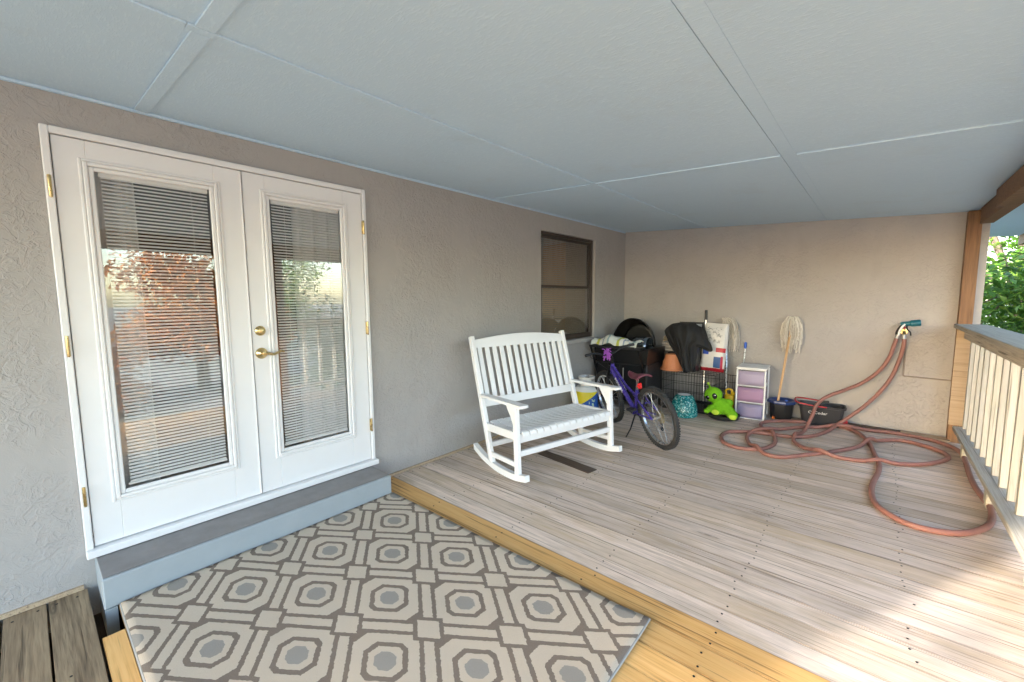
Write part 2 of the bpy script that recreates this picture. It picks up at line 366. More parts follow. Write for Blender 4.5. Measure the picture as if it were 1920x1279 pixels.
MCASS = plain('brassy_steel', (.50, .43, .27), .35, .9)
MGRASS = NT('yard_grass'); _g = MGRASS.n('ShaderNodeNewGeometry').outputs['Position']
MGRASS.color(MGRASS.mix(MGRASS.step(MGRASS.noise(_g, .35, 6, .6), .34, .52), MGRASS.mix(MGRASS.noise(_g, 9, 5), (.10, .13, .05), (.17, .19, .09)), MGRASS.mix(MGRASS.noise(_g, 14, 5), (.29, .27, .235), (.40, .375, .335)))); MGRASS.rough(.95); MGRASS = MGRASS.m
ML1 = leafmat('bright_green_leaf', (.035, .10, .012), (.085, .20, .022), (.20, .32, .045))
ML2 = leafmat('dark_green_leaf', (.015, .045, .012), (.035, .085, .02), (.08, .15, .03))
ML3 = leafmat('orange_leaf', (.30, .09, .02), (.48, .17, .035), (.55, .27, .07))
MBARK = plain('bark', (.10, .075, .055), .9, var=.35, scale=12, bump=.6, bscale=25)

# ------------------------------------------------------------------ the setting: yard, deck, house, roof
YB = 6.02                    # face of the end wall
def ceil_z(x): return 2.415 - .05*x
o = B().grid(lambda u, v: ((u-.5)*400, (v-.5)*400, -.55), 8, 8).obj('ground', MGRASS); o['kind'] = 'structure'

def plank_mesh(L, W, T, mat, name='plank', bev=.0012):
    b = B(); b.box((L/2, 0, -T/2), (L, W, T), bev=bev); return b.mesh(name, mat, 40)
deck = B().b2(-.05, 3.78, -3.25, 5.98, -.42, -.16).obj('deck', MDARKPL); deck['kind'] = 'structure'
DW = .1405
me_old = plank_mesh(3.80, DW-.0016, .034, MDECK); me_new = plank_mesh(3.80, DW-.0016, .034, MNEW); me_dark = plank_mesh(3.80, DW-.008, .034, MOLD)
rows = []
y = 1.876
while y < 5.93: rows.append((y, me_old)); y += DW
for k in range(1, 13):
    rows.append((1.876-DW*k, me_new))
for k in range(1, 23): rows.append((.107-DW*k, me_dark))
link('plank', plank_mesh(3.30, .074, .034, MNEW), deck, (.51, .150, -.001))
for (y0, me) in rows:
    p = link('plank', me, deck, (0.012 + random.uniform(-.004, .004), y0 + DW/2, random.uniform(-.0012, .0006)))
    p.rotation_euler = (random.uniform(-.002, .002), 0, random.uniform(-.0006, .0006))
pd = link('plank', plank_mesh(.60, .115, .006, MDARKPL), deck, (.63, 3.09, .0065), (0, 0, R(-8.5)))
pd['label'] = 'dark brown stained board lying under the rocking chair'
pb = link('plank', plank_mesh(.36, .14, .022, MTAN), deck, (3.19, 5.93, .024), (0, 0, R(-3)))
pc = link('plank', plank_mesh(.62, .05, .018, MDARKPL), deck, (2.60, 5.985, .020))
nb = B()
for jx in (.06, .66, 1.27, 1.885, 2.495, 3.125, 3.66):
    for (y0, me) in rows:
        for dy in (.035, .105):
            if y0 > -1 and random.random() > .10: nb.lathe([(.0050, 0), (.0050, .0012)], 6, Matrix.Translation((jx+random.gauss(0, .011), y0+dy+random.uniform(-.012, .012), .0012)))
no = nb.obj('nail_heads', MBLACKM, deck); stuff(no)

# house: one thing, two stuccoed walls, body and interior
house = thing('house', 'taupe stucco house walls enclosing the covered porch on two sides', 'house', (0, 0, 0))
def wall_holes(ys, zs, holes, x0, x1):
    b = B(); solid = {}
    for i in range(len(ys)-1):
        for k in range(len(zs)-1):
            cy, cz = (ys[i]+ys[i+1])/2, (zs[k]+zs[k+1])/2
            solid[i, k] = not any(h[0] < cy < h[1] and h[2] < cz < h[3] for h in holes)
    def q(*p): b.bm.faces.new([b.bm.verts.new(v) for v in p])
    for (i, k), s_ in solid.items():
        if not s_: continue
        a, c, d, e = ys[i], ys[i+1], zs[k], zs[k+1]
        q((x1, a, d), (x1, c, d), (x1, c, e), (x1, a, e)); q((x0, a, d), (x0, a, e), (x0, c, e), (x0, c, d))
        if not solid.get((i-1, k), False): q((x0, a, d), (x1, a, d), (x1, a, e), (x0, a, e))
        if not solid.get((i+1, k), False): q((x0, c, d), (x0, c, e), (x1, c, e), (x1, c, d))
        if not solid.get((i, k-1), False): q((x0, a, d), (x0, c, d), (x1, c, d), (x1, a, d))
        if not solid.get((i, k+1), False): q((x0, a, e), (x1, a, e), (x1, c, e), (x0, c, e))
    bmesh.ops.remove_doubles(b.bm, verts=b.bm.verts, dist=1e-5); return b
DY0, DY1, DZ0, DZ1 = .112, 1.728, .168, 2.248
WY0, WY1, WZ0, WZ1 = 3.915, 5.125, .915, 2.215
wall_holes([-3.2, DY0, DY1, WY0, WY1, YB+.2], [-.55, DZ0, WZ0, WZ1, DZ1, 3.2], [(DY0, DY1, DZ0, DZ1), (WY0, WY1, WZ0, WZ1)], -.16, 0).obj('wall', MS, house, smooth=0)
B().b2(.001, 3.69, YB, YB+.20, -.55, 2.60).obj('wall', MS, house, smooth=0)
B().b2(-7, -.165, -3.2, -3.05, -.55, 3.2).obj('wall', MS, house, smooth=0)
rb = B(); rb.prism([(-7.4, 3.1), (-3.6, 4.6), (.0, 3.21), (-.2, 3.205), (-3.6, 4.45), (-7.4, 3.0)], -3.5, 9.0); rb.obj('roof', MBRONZE, house)
B().b2(.001, .016, -.9, DY0-.02, .002, .022).obj('skirting', MTAN, house); B().b2(.001, .016, 1.77, 6.0, .002, .020).obj('skirting', MTAN, house)
# inside of the house, seen through the panes
B().b2(-4.6, -.17, -3.0, 6.1, .10, .16).obj('interior_floor', MINTD, house)
B().b2(-4.6, -4.5, -3.0, 6.1, .16, 2.7).obj('interior_wall', MINT, house); B().b2(-4.5, -.17, -3.04, -2.98, .16, 2.7).obj('interior_wall', MINT, house)
B().b2(-4.5, -.17, 2.6, 2.7, .16, 2.7).obj('interior_wall', MINT, house); B().b2(-4.5, -.17, 6.1, 6.2, .16, 2.7).obj('interior_wall', MINT, house)
B().b2(-4.6, -.17, -3.0, 6.2, 2.7, 2.8).obj('interior_ceiling', MINT, house)
wd = thing('wardrobe', 'dark brown wardrobe standing inside behind the glazed doors', 'wardrobe', (-1.6, 1.2, .16))
B().b2(-.3, .3, -.75, .75, 0, 2.2, bev=.01).obj('carcass', MINTD, wd)
for s in (-1, 1): B().b2(.302, .32, s*.37-.355, s*.37+.355, .05, 2.15, bev=.004).obj('door', MINTD, wd)
def curtain(label, x, y0, y1, z0, z1, mat):
    b = B(); b.grid(lambda u, v: (x+.025*math.sin(u*(y1-y0)*62)+.01*math.sin(u*31), y0+(y1-y0)*u, z0+(z1-z0)*v), 70, 6)
    o = b.obj('curtain', mat, None, smooth=180); sm = o.modifiers.new('t', 'SOLIDIFY'); sm.thickness = .004; return tag(o, label, 'curtain')
curtain('white curtain hanging inside the door leaf with the brass handle', -.24, 1.30, 1.80, .17, 2.68, MCURT)
curtain('grey-white curtain hanging inside the door leaf without a handle', -.24, -.05, .46, .17, 2.68, MCURT)
curtain('tan curtain hanging inside the brown window', -.22, 4.25, 4.75, .17, 2.68, MWARM)

# porch roof: panels, battens, beam, fascia
roof = thing('porch_roof', 'pale blue-grey panelled porch ceiling with narrow battens and brown edge beam', 'porch roof', (0, 0, 2.41))
sl_ang = math.atan(.05)
def cpanel(x0, x1, y0, y1, dz, t, name='panel', mat=MC, bev=.0015):
    b = B(); b.box((0, 0, 0), ((x1-x0), (y1-y0), t), bev=bev)
    return b.obj(name, mat, roof, ((x0+x1)/2, (y0+y1)/2, ceil_z((x0+x1)/2)-2.41+dz+t/2), (0, sl_ang, 0))
xs = [0.004, 1.15, 2.442, 3.60]; ysn = [-2.4, -2.0, .475, 3.09, YB-.004]
for i in range(3):
    for k in range(4):
        cpanel(xs[i]+.0013, xs[i+1]-.0013, ysn[k]+.0015, ysn[k+1]-.0015, random.uniform(0, .001), .012, bev=.001)
cpanel(3.70, 4.25, -2.4, 8.5, 0.0, .012)
cpanel(-.0, 4.3, -2.45, 8.5, .05, .06, 'roof_deck', MBRONZE)
cpanel(1.128, 1.166, .432, 3.077, -.008, .008, 'batten'); cpanel(1.128, 1.166, 3.080, 5.98, -.0075, .0075, 'batten')
cpanel(1.128, 1.166, -2.4, .43, -.008, .008, 'batten')
cpanel(.03, 1.125,   .450, .508, -.0075, .0075, 'batten'); cpanel(1.17, 3.58, .450, .508, -.0075, .0075, 'batten')
cpanel(.03, 1.125, 3.080, 3.094, -.007, .007, 'batten'); cpanel(1.17, 2.44, 3.080, 3.094, -.008, .008, 'batten'); cpanel(2.52, 3.58, 3.095, 3.110, -.008, .008, 'batten')
cpanel(2.4435, 2.515, .52, 5.98, -.0016, .0016, 'batten', bev=.0004)
cpanel(.001, .022, -2.4, 5.98, -.014, .014, 'batten')
B().b2(3.605, 3.695, -2.4, 5.885, 2.10-2.41, 2.245-2.41, bev=.004).obj('beam', MPOST, roof)
B().b2(3.555, 3.603, -2.4, 4.82, 2.09-2.41, 2.225-2.41, bev=.004).obj('beam', MPOST, roof)
B().b2(4.25, 4.29, -2.45, 8.5, 2.085-2.41, 2.215-2.41, bev=.003).obj('fascia', MPOST, roof)

# posts and railing
def post(label, x, y, h=2.13):
    t = thing('porch_post', label, 'post', (x, y, 0))
    me = plank_mesh(h, .095, .095, MPOST, 'shaft'); link('shaft', me, t, (-.0475, 0, -.03), (0, R(-90), 0))
    return t
post('square brown timber post standing against the end stucco wall', 3.575, 5.935, 2.258)
post('square brown timber post at the open end of the railing', 3.65, 2.45)
post('square brown timber post at the open rear end of the porch', 3.65, -2.3)
rail = thing('railing', 'weathered wooden railing with pale vertical balusters along the open porch side', 'railing', (3.62, 4.2, 0))
Y0, Y1 = 2.50, 5.875
def lay(name, x0, x1, y0, y1, z0, z1, mat, bev=.004):
    b = B(); b.box((0, 0, 0), (y1-y0, x1-x0, z1-z0), bev=bev)
    return b.obj(name, mat, rail, ((x0+x1)/2-3.62, (y0+y1)/2-4.2, (z0+z1)/2), (0, 0, R(90)))
lay('top_rail', 3.50, 3.72, Y0-.02, Y1-.0, 1.130, 1.168, MRAILW)
lay('top_support', 3.575, 3.612, Y0, Y1, 1.03, 1.128, MRAILW); lay('bottom_rail', 3.555, 3.70, Y0, Y1, .135, .173, MRAILW)
bme = plank_mesh(.96, .040, .052, MPICKET, 'baluster')
y = 5.80
while y > 2.56:
    bo = link('baluster', bme, rail, (3.642-3.62-.026, y-4.2, .174), (random.uniform(-.01, .01), R(-90)+random.uniform(-.006, .006), random.uniform(-.05, .05))); y -= .235 + random.uniform(-.012, .012)
for yy in (5.35, 4.20, 3.1): B().b2(-.05, .03, yy-4.2-.03, yy-4.2+.06, .001, .134, bev=.004).obj('foot_block', MPICKET, rail)
B().b2(-.096, .002, 5.876-4.2, 5.886-4.2, .18, 1.12).obj('nailing_board', MTAN, rail)

# ------------------------------------------------------------------ step, rug
st = thing('door_step', 'blue-grey painted step with a worn tread below the white double doors', 'step', (0, .93, 0))
B().b2(.002, .30, -.79, .755, .0015, .150, bev=.006).obj('riser_block', MSTEP, st); B().b2(.002, .298, -.788, -.745, -.15, .0).obj('step_footing', MSTEP, st)
B().b2(.006, .288, -.785, .748, .1515, .156, bev=.002).obj('tread', MTREAD, st)
rb = B(); NX, NY = 66, 50
def rf(u, v):
    x = .318 + u*1.955; y = .195 + v*1.495
    return (x - .012*v, y + .02*u*(v-.2), .0115 + .0022*noise.noise((x*3, y*3, 0)) + .009*max(0, noise.noise((x*1.3, y*1.7, 4))) + .012*max(0, u-.93)/.07*max(0, v-.8)/.2)
rb.grid(rf, NX, NY)
rug = rb.obj('rug', rugmat(), None, smooth=180); sm = rug.modifiers.new('t', 'SOLIDIFY'); sm.thickness = .008; sm.offset = -1
tag(rug, 'cream and brown geometric patterned rug with grey medallions on the deck', 'rug')
eb = B(); ep = [rf(u/20, 0) for u in range(20)] + [rf(1, v/20) for v in range(20)] + [rf(1-u/20, 1) for u in range(20)] + [rf(0, 1-v/20) for v in range(20)]
eb.tube([(p[0], p[1], p[2]-.003) for p in ep], .007, 6, closed=True); eb.obj('edge_binding', plain('grey_binding', (.34, .33, .31), .9), rug)

# ------------------------------------------------------------------ double doors
door = thing('french_doors', 'white double french doors with glazed panels and enclosed mini blinds', 'door', (0, .92, .17))
def P(x0, x1, y0, y1, z0, z1, bev=0, b=None): return (b or B()).b2(x0, x1, y0-.92, y1-.92, z0-.17, z1-.17, bev=bev)
fb = B(); P(-.12, .026, DY0+.001, .142, DZ0+.03, DZ1-.001, .004, fb); P(-.12, .026, 1.700, DY1-.001, DZ0+.03, DZ1-.001, .004, fb); P(-.12, .026, .1421, 1.6999, 2.214, DZ1-.001, .004, fb); fb.obj('frame', MWHITE, door)
fb = B(); P(-.005, .020, DY0-.034, DY0+.0, DZ0, DZ1+.02, .004, fb); P(-.005, .020, DY1, DY1+.012, DZ0, DZ1+.02, .003, fb); 
fb = B(); P(-.12, .055, DY0, DY1+.01, DZ0-.008, .198, .004, fb); fb.obj('threshold', MWHITE, door)
slat_me = B().box((0, 0, 0), (.0125, .44, .0010), rot=(0, R(48), 0)).mesh('slat', MBLIND, 0)
def leaf(y0, y1, gy0, gy1, hinge_y, label, handle):
    b = B(); z0, z1 = .203, 2.210; gz0, gz1 = .455, 2.075
    P(-.030, .014, y0, gy0-.02, z0, z1, .0025, b); P(-.030, .014, gy1+.02, y1, z0, z1, .0025, b)
    P(-.030, .014, gy0-.0199, gy1+.0199, gz1+.02, z1, .0025, b); P(-.030, .014, gy0-.0199, gy1+.0199, z0, gz0-.02, .0025, b)
    L = b.obj('door_leaf', MWHITE, door); L['label'] = label
    m = B()                                                        # stepped moulding round the pane
    for (off, wdt, h) in ((.050, .014, .021), (.035, .018, .026), (.016, .020, .019)):
        a0, a1, c0, c1 = gy0-off, gy1+off, gz0-off, gz1+off
        P(.0, h, a0, a0+wdt, c0, c1, .004, m); P(.0, h, a1-wdt, a1, c0, c1, .004, m)
        P(.0, h-.0004, a0+wdt-.001, a1-wdt+.001, c1-wdt, c1, .004, m); P(.0, h-.0004, a0+wdt-.001, a1-wdt+.001, c0, c0+wdt, .004, m)
    m.obj('pane_moulding', MWHITE, L)
    P(.006, .009, gy0-.004, gy1+.004, gz0-.004, gz1+.004).obj('pane', MGLASS, L)
    cy = (gy0+gy1)/2
    z = 2.052
    while z > .482: link('slat', slat_me, L, (-.012, cy-.92+.008, z-.17)); z -= .0180
    for cc in (.075, .37): P(-.0035, -.0028, gy0+.02+cc, gy0+.0215+cc, .478, 2.06).obj('blind_cord', MBLIND, L)
    P(-.018, -.004, gy0+.02, gy1-.01, 2.052, 2.075).obj('head_rail', MBLIND, L); P(-.018, -.006, gy0+.02, gy1-.01, .470, .480).obj('bottom_rail', MBLIND, L)
    for hz in (1.971, 1.226, .476):
        h = B(); h.lathe([(.0, -.052), (.005, -.050), (.0065, -.045), (.0065, .045), (.006, .050), (.0, .052)], 12, Matrix.Translation((.031, hinge_y-.92, hz-.17)), cap=False)
        for rz in (-.022, 0, .022): h.lathe([(.0072, rz-.001), (.0072, rz+.001)], 12, Matrix.Translation((.031, hinge_y-.92, hz-.17)))
        P(.0145, .024, hinge_y-.008, hinge_y+.008, hz-.046, hz+.046, .001, h); h.obj('hinge', MBRASS, L)
    if handle:
        RX = Matrix.Rotation(R(90), 4, 'Y')
        h = B(); h.lathe([(.0, 0), (.030, 0), (.031, .006), (.026, .014), (.019, .018), (.019, .028), (.010, .032), (0, .032)], 28, Matrix.Translation((.014, .967-.92, 1.25-.17)) @ RX, cap=False); h.obj('deadbolt', MBRASS, L)
        h = B(); h.lathe([(.0, 0), (.034, 0), (.035, .005), (.031, .013), (.018, .022), (.012, .030), (.012, .05), (.0, .052)], 28, Matrix.Translation((.014, .967-.92, 1.108-.17)) @ RX, cap=False)
        pts = catmull([(.058, .047, .938), (.060, .075, .937), (.058, .10, .930), (.056, .125, .936), (.056, .15, .946), (.055, .168, .940)], 6)
        h.tube(pts, [.0105-.004*i/(len(pts)-1) for i in range(len(pts))], 10); h.obj('lever_handle', MBRASS, L)
    return L
leaf(.146, .9175, .277, .757, .128, 'door leaf without a handle', False)
leaf(.9225, 1.696, 1.063, 1.533, 1.700, 'door leaf with brass lever handle and deadbolt', True)
P(.0142, .022, .9095, .9165, .21, 2.205, .002).obj('astragal', MWHITE, door)

# ------------------------------------------------------------------ window
win = thing('sash_window', 'brown metal sash window with closed mini blinds above the rocking chair', 'window', (0, 4.52, .915))
def Q(b, x0, x1, y0, y1, z0, z1, bev=.003): return b.b2(x0, x1, y0-4.52, y1-4.52, z0-.915, z1-.915, bev=bev)
b = B(); a = .035
Q(b, -.10, -.035, WY0+.001, WY0+a, WZ0+.001, WZ1-.001); Q(b, -.10, -.035, WY1-a, WY1-.001, WZ0+.001, WZ1-.001); Q(b, -.10, -.035, WY0+a, WY1-a, WZ1-a, WZ1-.001); Q(b, -.10, -.035, WY0+a, WY1-a, WZ0+.001, WZ0+a); b.obj('frame', MBRONZE, win)
for nm, z0, z1, x in (('upper_sash', 1.565, WZ1-a, -.085), ('lower_sash', WZ0+a, 1.60, -.058)):
    b = B(); s_ = .030
    Q(b, x, x+.022, WY0+a, WY0+a+s_, z0, z1, .002); Q(b, x, x+.022, WY1-a-s_, WY1-a, z0, z1, .002); Q(b, x, x+.022, WY0+a+s_, WY1-a-s_, z1-s_, z1, .002); Q(b, x, x+.022, WY0+a+s_, WY1-a-s_, z0, z0+s_*1.2, .002)
    sa = b.obj(nm, MBRONZE, win); b = B(); Q(b, x+.009, x+.012, WY0+a+s_-.002, WY1-a-s_+.002, z0+s_, z1-s_, 0); b.obj('pane', MGLASS, sa)
ws = B().box((0, 0, 0), (.025, WY1-WY0-.09, .0012), rot=(0, R(44), 0)).mesh('slat', plain('tan_blind_slat', (.36, .29, .215), .5), 0)
z = 2.17
while z > .96: link('slat', ws, win, (-.122, 0, z-.915)); z -= .0240
b = B(); Q(b, -.10, .045, WY0-.03, WY1+.03, WZ0-.05, WZ0-.001, .006); b.obj('sill', MS, win)

# ------------------------------------------------------------------ trees and shrubs beyond the porch
def tree(name, label, loc, trunk_h, cr, n, mat, size=.11, seed=1, cat='tree', group=None, lobes=9):
    rnd = random.Random(seed); t = thing(name, label, cat, loc, group=group)
    b = B(); H = trunk_h; top = Vector((rnd.uniform(-.2, .2), rnd.uniform(-.2, .2), H))
    b.tube(catmull([(0, 0, -.1), (rnd.uniform(-.1, .1), rnd.uniform(-.1, .1), H*.5), top], 5), [.13*cr[0]/1.5*(1-.5*i/10) for i in range(11)], 8)
    cs = []
    for k in range(lobes):
        a = rnd.uniform(0, 6.28); r = rnd.uniform(.15, .75); c = Vector((cr[0]*r*math.cos(a), cr[1]*r*math.sin(a), H + cr[2]*rnd.uniform(-.75, .8)))
        cs.append((c, rnd.uniform(.35, .6))); mid = (c+top)/2 + Vector((0, 0, -.1))
        b.tube(catmull([top*.55 + Vector((0, 0, -.05)), mid, c], 4), [.05*(1-.7*i/8) for i in range(9)], 6)
        for q in range(3): b.tube([c, c + Vector((rnd.gauss(0, 1), rnd.gauss(0, 1), rnd.gauss(0, .7))).normalized()*cr[0]*.45], [.014, .005], 5)
    b.obj('trunk', MBARK, t)
    verts = []; faces = []
    for i in range(n):
        c, s = cs[rnd.randrange(len(cs))]
        d = Vector((rnd.gauss(0, 1), rnd.gauss(0, 1), rnd.gauss(0, 1))).normalized() * (rnd.random()**.45)
        p = c + Vector((d.x*cr[0]*s, d.y*cr[1]*s, d.z*cr[2]*s))
        if p.z < .02: p.z = rnd.uniform(.02, .3)
        L = size*rnd.uniform(.6, 1.35); w = L*rnd.uniform(.28, .42)
        nrm = (d*.5 + Vector((rnd.gauss(0, .6), rnd.gauss(0, .6), .7+rnd.gauss(0, .4)))).normalized(); ax = nrm.orthogonal().normalized()
        ax.rotate(Matrix.Rotation(rnd.uniform(0, 6.28), 3, nrm)); sd_ = nrm.cross(ax); k = len(verts)
        verts += [p-ax*L*.5, p+sd_*w*.5-ax*.1*L+nrm*.08*L, p+ax*L*.5-nrm*.1*L, p-sd_*w*.5-ax*.1*L+nrm*.08*L, p-ax*.1*L]
        faces += [(k, k+1, k+2, k+4), (k, k+4, k+2, k+3)]
    me = bpy.data.meshes.new('crown'); me.from_pydata([tuple(v) for v in verts], [], faces); me.materials.append(mat)
    link('crown', me, t); return t
G = -.55
tree('shrub', 'bright green leafy shrub growing just past the end wall', (5.15, 9.3, G), 1.6, (1.35, 1.2, 1.55), 9000, ML1, .14, 3, 'shrub', lobes=14)
tree('shrub', 'low dark tangled shrub at the foot of the bright green one', (4.9, 8.4, G), .7, (1.2, .8, .75), 6000, ML2, .10, 5, 'shrub', lobes=10)
tree('broadleaf_tree', 'sparse unseen tree added behind the house to dapple the evening sun on the deck', (-4.45, -9.4, G), 4.3, (2.5, 2.3, 1.7), 2000, ML1, .17, 31, lobes=14)  # out-of-view tree added to thin and break up the sun patch
tree('shrub', 'unseen leafy green shrub added outside the railing to shade the end wall', (6.1, 6.9, G), 1.5, (1.15, 1.3, 1.45), 6000, ML1, .14, 21, 'shrub', lobes=12)  # added out of view to keep yard and sky light off the end wall
tree('shrub', 'unseen dark leafy shrub added outside the middle of the railing for shade', (6.2, 4.9, G), 1.2, (1.0, 1.0, 1.25), 5000, ML2, .13, 22, 'shrub', lobes=11)  # second unseen shrub, added to darken the far end of the porch
tree('broadleaf_tree', 'tall green tree standing behind the bright green shrub', (5.2, 13.0, G), 3.0, (2.6, 2.2, 2.4), 11000, ML1, .17, 8, lobes=14)
tree('broadleaf_tree', 'dark green tree standing past the railing', (9.4, 11.5, G), 2.6, (2.2, 2.2, 2.2), 7000, ML2, .18, 9, lobes=12)
tree('autumn_tree', 'orange leaved tree standing across the yard, mirrored in the door glass', (8.6, 2.6, G), 1.9, (1.6, 1.9, 1.25), 7000, ML3, .16, 11, lobes=12)
tree('autumn_tree', 'small orange bush mirrored low in the door glass', (7.6, .4, G), .7, (1.0, 1.5, .7), 4000, ML3, .13, 12, 'bush', lobes=9)
tree('broadleaf_tree', 'green tree standing behind the orange leaved tree', (15.5, 6.5, G), 2.5, (2.3, 2.3, 2.0), 7000, ML1, .18, 13, lobes=12)
tree('broadleaf_tree', 'wide green tree at the far side of the yard', (17.5, -1.0, G), 2.6, (2.6, 3.0, 2.1), 7000, ML2, .2, 14, lobes=12)

# ------------------------------------------------------------------ rocking chair
ch = thing('rocking_chair', 'white slatted double rocking chair standing by the left stucco wall', 'rocking chair', (.88, 2.451, 0), (0, 0, math.atan2(-.2245, .9745)))
W = 1.085
rp = [Vector((-.64, 0, .100)), Vector((-.50, 0, .048)), Vector((-.33, 0, .0165)), Vector((-.17, 0, .0105)), Vector((-.02, 0, .022)), Vector((.115, 0, .052))]
rc = catmull(rp, 6)
poly = [(p.x, p.z-.010) for p in rc] + [(p.x-.004, p.z+.040) for p in rc[::-1]]
for yy in (0, W): B().prism(poly, yy-.022, yy+.022).obj('rocker', MCHAIR, ch)
for yy in (0, W):
    B().beam((-.002, yy, .045), (-.030, yy, .605), .040, .046, (1, 0, 0), .004).obj('front_leg', MCHAIR, ch)
    B().beam((-.365, yy, .035), (-.690, yy, 1.105), .042, .048, (1, 0, 0), .005).obj('back_post', MCHAIR, ch)
    B().beam((-.013, yy, .135), (-.40, yy, .120), .022, .040, bev=.003).obj('side_stretcher', MCHAIR, ch)
    B().beam((-.02, yy, .365), (-.47, yy, .345), .026, .065, bev=.003).obj('seat_rail', MCHAIR, ch)
    s = 1 if yy == 0 else -1
    arm = [(.075, -.045), (.085, -.02), (.085, .02), (.075, .045), (-.3, .040), (-.50, .028), (-.52, .02), (-.52, -.02), (-.50, -.028), (-.3, -.040)]
    ab = B(); A_ = [ab.bm.verts.new((x, yy+y_, .608 + .02*x)) for x, y_ in arm]; C_ = [ab.bm.verts.new((x, yy+y_*.92, .629+.02*x)) for x, y_ in arm]
    ab.bm.faces.new(A_); ab.bm.faces.new(C_[::-1])
    for i in range(len(arm)): ab.bm.faces.new((A_[i], A_[(i+1) % 10], C_[(i+1) % 10], C_[i]))
    ab.obj('arm_rest', MCHAIR, ch)
    B().prism([(-.05, .607), (-.15, .607), (-.13, .57), (-.09, .52), (-.053, .46), (-.048, .46)], yy-.013, yy+.013).obj('arm_bracket', MCHAIR, ch)
def bp(z): return -.365 - .325*(z-.035)/1.07
B().beam((-.008, .022, .225), (-.008, W-.022, .225), .030, .045, bev=.003).obj('front_stretcher', MCHAIR, ch)
B().beam((bp(.19), .022, .19), (bp(.19), W-.022, .19), .028, .042, bev=.003).obj('rear_stretcher', MCHAIR, ch)
B().beam((-.020, .022, .345), (-.020, W-.022, .345), .024, .075, bev=.003).obj('seat_apron', MCHAIR, ch)
B().beam((-.46, .022, .335), (-.46, W-.022, .335), .024, .06, bev=.003).obj('seat_apron', MCHAIR, ch)
tl = Vector((-.325, 0, 1.07)).normalized()
B().beam((bp(.535), .022, .535), (bp(.535), W-.022, .535), .026, .075, tuple(tl), .004).obj('lower_back_rail', MCHAIR, ch)
cb = B(); NS = 24
ring = []
for i in range(NS+1):
    u = i/NS; yy = .022+(W-.044)*u; top = 1.075 + .036*math.sin(math.pi*u); lo = 1.005
    ring.append([cb.bm.verts.new((bp(z)+dx, yy, z)) for (z, dx) in ((lo, .014), (top, .014), (top, -.014), (lo, -.014))])
for A_, C_ in zip(ring, ring[1:]):
    for k in range(4): cb.bm.faces.new((A_[k], A_[(k+1) % 4], C_[(k+1) % 4], C_[k]))
cb.bm.faces.new(ring[0]); cb.bm.faces.new(ring[-1][::-1]); cb.obj('crest_rail', MCHAIR, ch)
NSL = 13
sm_ = B().beam((bp(.555), 0, .555), (bp(1.02), 0, 1.02), .043, .016, (1, 0, 0), .002).mesh('back_slat', MCHAIR)
for k in range(NSL): link('back_slat', sm_, ch, (0, .022 + (W-.044)*(k+.5+.0)/NSL, 0))
sp = catmull([(.02, 0, .372), (.008, 0, .396), (-.03, 0, .402), (-.12, 0, .388), (-.24, 0, .372), (-.36, 0, .372), (-.455, 0, .385)], 5)
sb = B(); sb.prism([(p.x, p.z) for p in sp] + [(p.x, p.z-.014) for p in sp[::-1]], -.031, .031); sme = sb.mesh('seat_slat', MCHAIR)
for k in range(14): link('seat_slat', sme, ch, (0, .030 + (W-.06)*(k+.5)/14, 0))

# ------------------------------------------------------------------ bicycle
bk = thing('bicycle', 'purple bicycle leaning on its kickstand beside the rocking chair', 'bicycle', (1.44, 3.925, 0), (0, 0, math.atan2(.513, -.786)))
bk.rotation_mode = 'XYZ'; bk.rotation_euler = Euler((R(-10), 0, math.atan2(.513, -.786)))
WB = .94; RW = .305
def wheel(cx, rear):
    w = link('wheel', None, bk, (cx, 0, RW)); w.empty_display_size = .05
    b = B(); pr = [(.258, -.012), (.268, -.021), (.285, -.025), (.299, -.019), (.305, -.007), (.305, .007), (.299, .019), (.285, .025), (.268, .021), (.258, .012)]
    b.lathe(pr, 56, Matrix.Rotation(R(90), 4, 'X'), cap=False)
    for k in range(70):
        a = 2*math.pi*k/70
        for s in (-1, 1): b.box((.3035*math.cos(a+s*.02), s*.013, .3035*math.sin(a+s*.02)), (.008, .014, .012), rot=(0, -a, 0))
    b.obj('tyre', MRUBBER, w)
    b = B(); b.lathe([(.243, -.011), (.262, -.013), (.262, .013), (.243, .011), (.243, -.011)], 56, Matrix.Rotation(R(90), 4, 'X'), cap=False); b.obj('rim', MSTEEL, w)
    b = B()
    for k in range(28):
        a = 2*math.pi*k/28; s = -1 if k % 2 else 1; a2 = a + (.9 if k % 4 < 2 else -.9)
        b.tube([(.024*math.cos(a2), s*.028, .024*math.sin(a2)), (.245*math.cos(a), 0, .245*math.sin(a))], .0015, 5, caps=False)
    stuff(b.obj('spokes', MSTEEL, w))
    b = B(); b.lathe([(.0, -.055), (.009, -.055), (.009, -.034), (.026, -.030), (.026, -.026), (.015, -.02), (.015, .02), (.026, .026), (.026, .030), (.009, .034), (.009, .055), (0, .055)], 20, Matrix.Rotation(R(90), 4, 'X'), cap=False); b.obj('hub', MGREYM, w)
    if rear:
        b = B()
        for i, r_ in enumerate((.058, .051, .044, .038, .032)): b.lathe([(.012, 0), (r_, .0005), (r_, .002), (.012, .003)], 30, Matrix.Translation((0, -.034-.004*i, 0)) @ Matrix.Rotation(R(90), 4, 'X'))
        b.lathe([(.014, 0), (.066, .0), (.066, .0015), (.014, .002)], 30, Matrix.Translation((0, -.0325, 0)) @ Matrix.Rotation(R(90), 4, 'X')); b.obj('cassette', MCASS, w)
wheel(0, True); wheel(WB, False)
BBp = (.385, 0, .265); HT, HB = (.735, 0, .735), (.775, 0, .615)
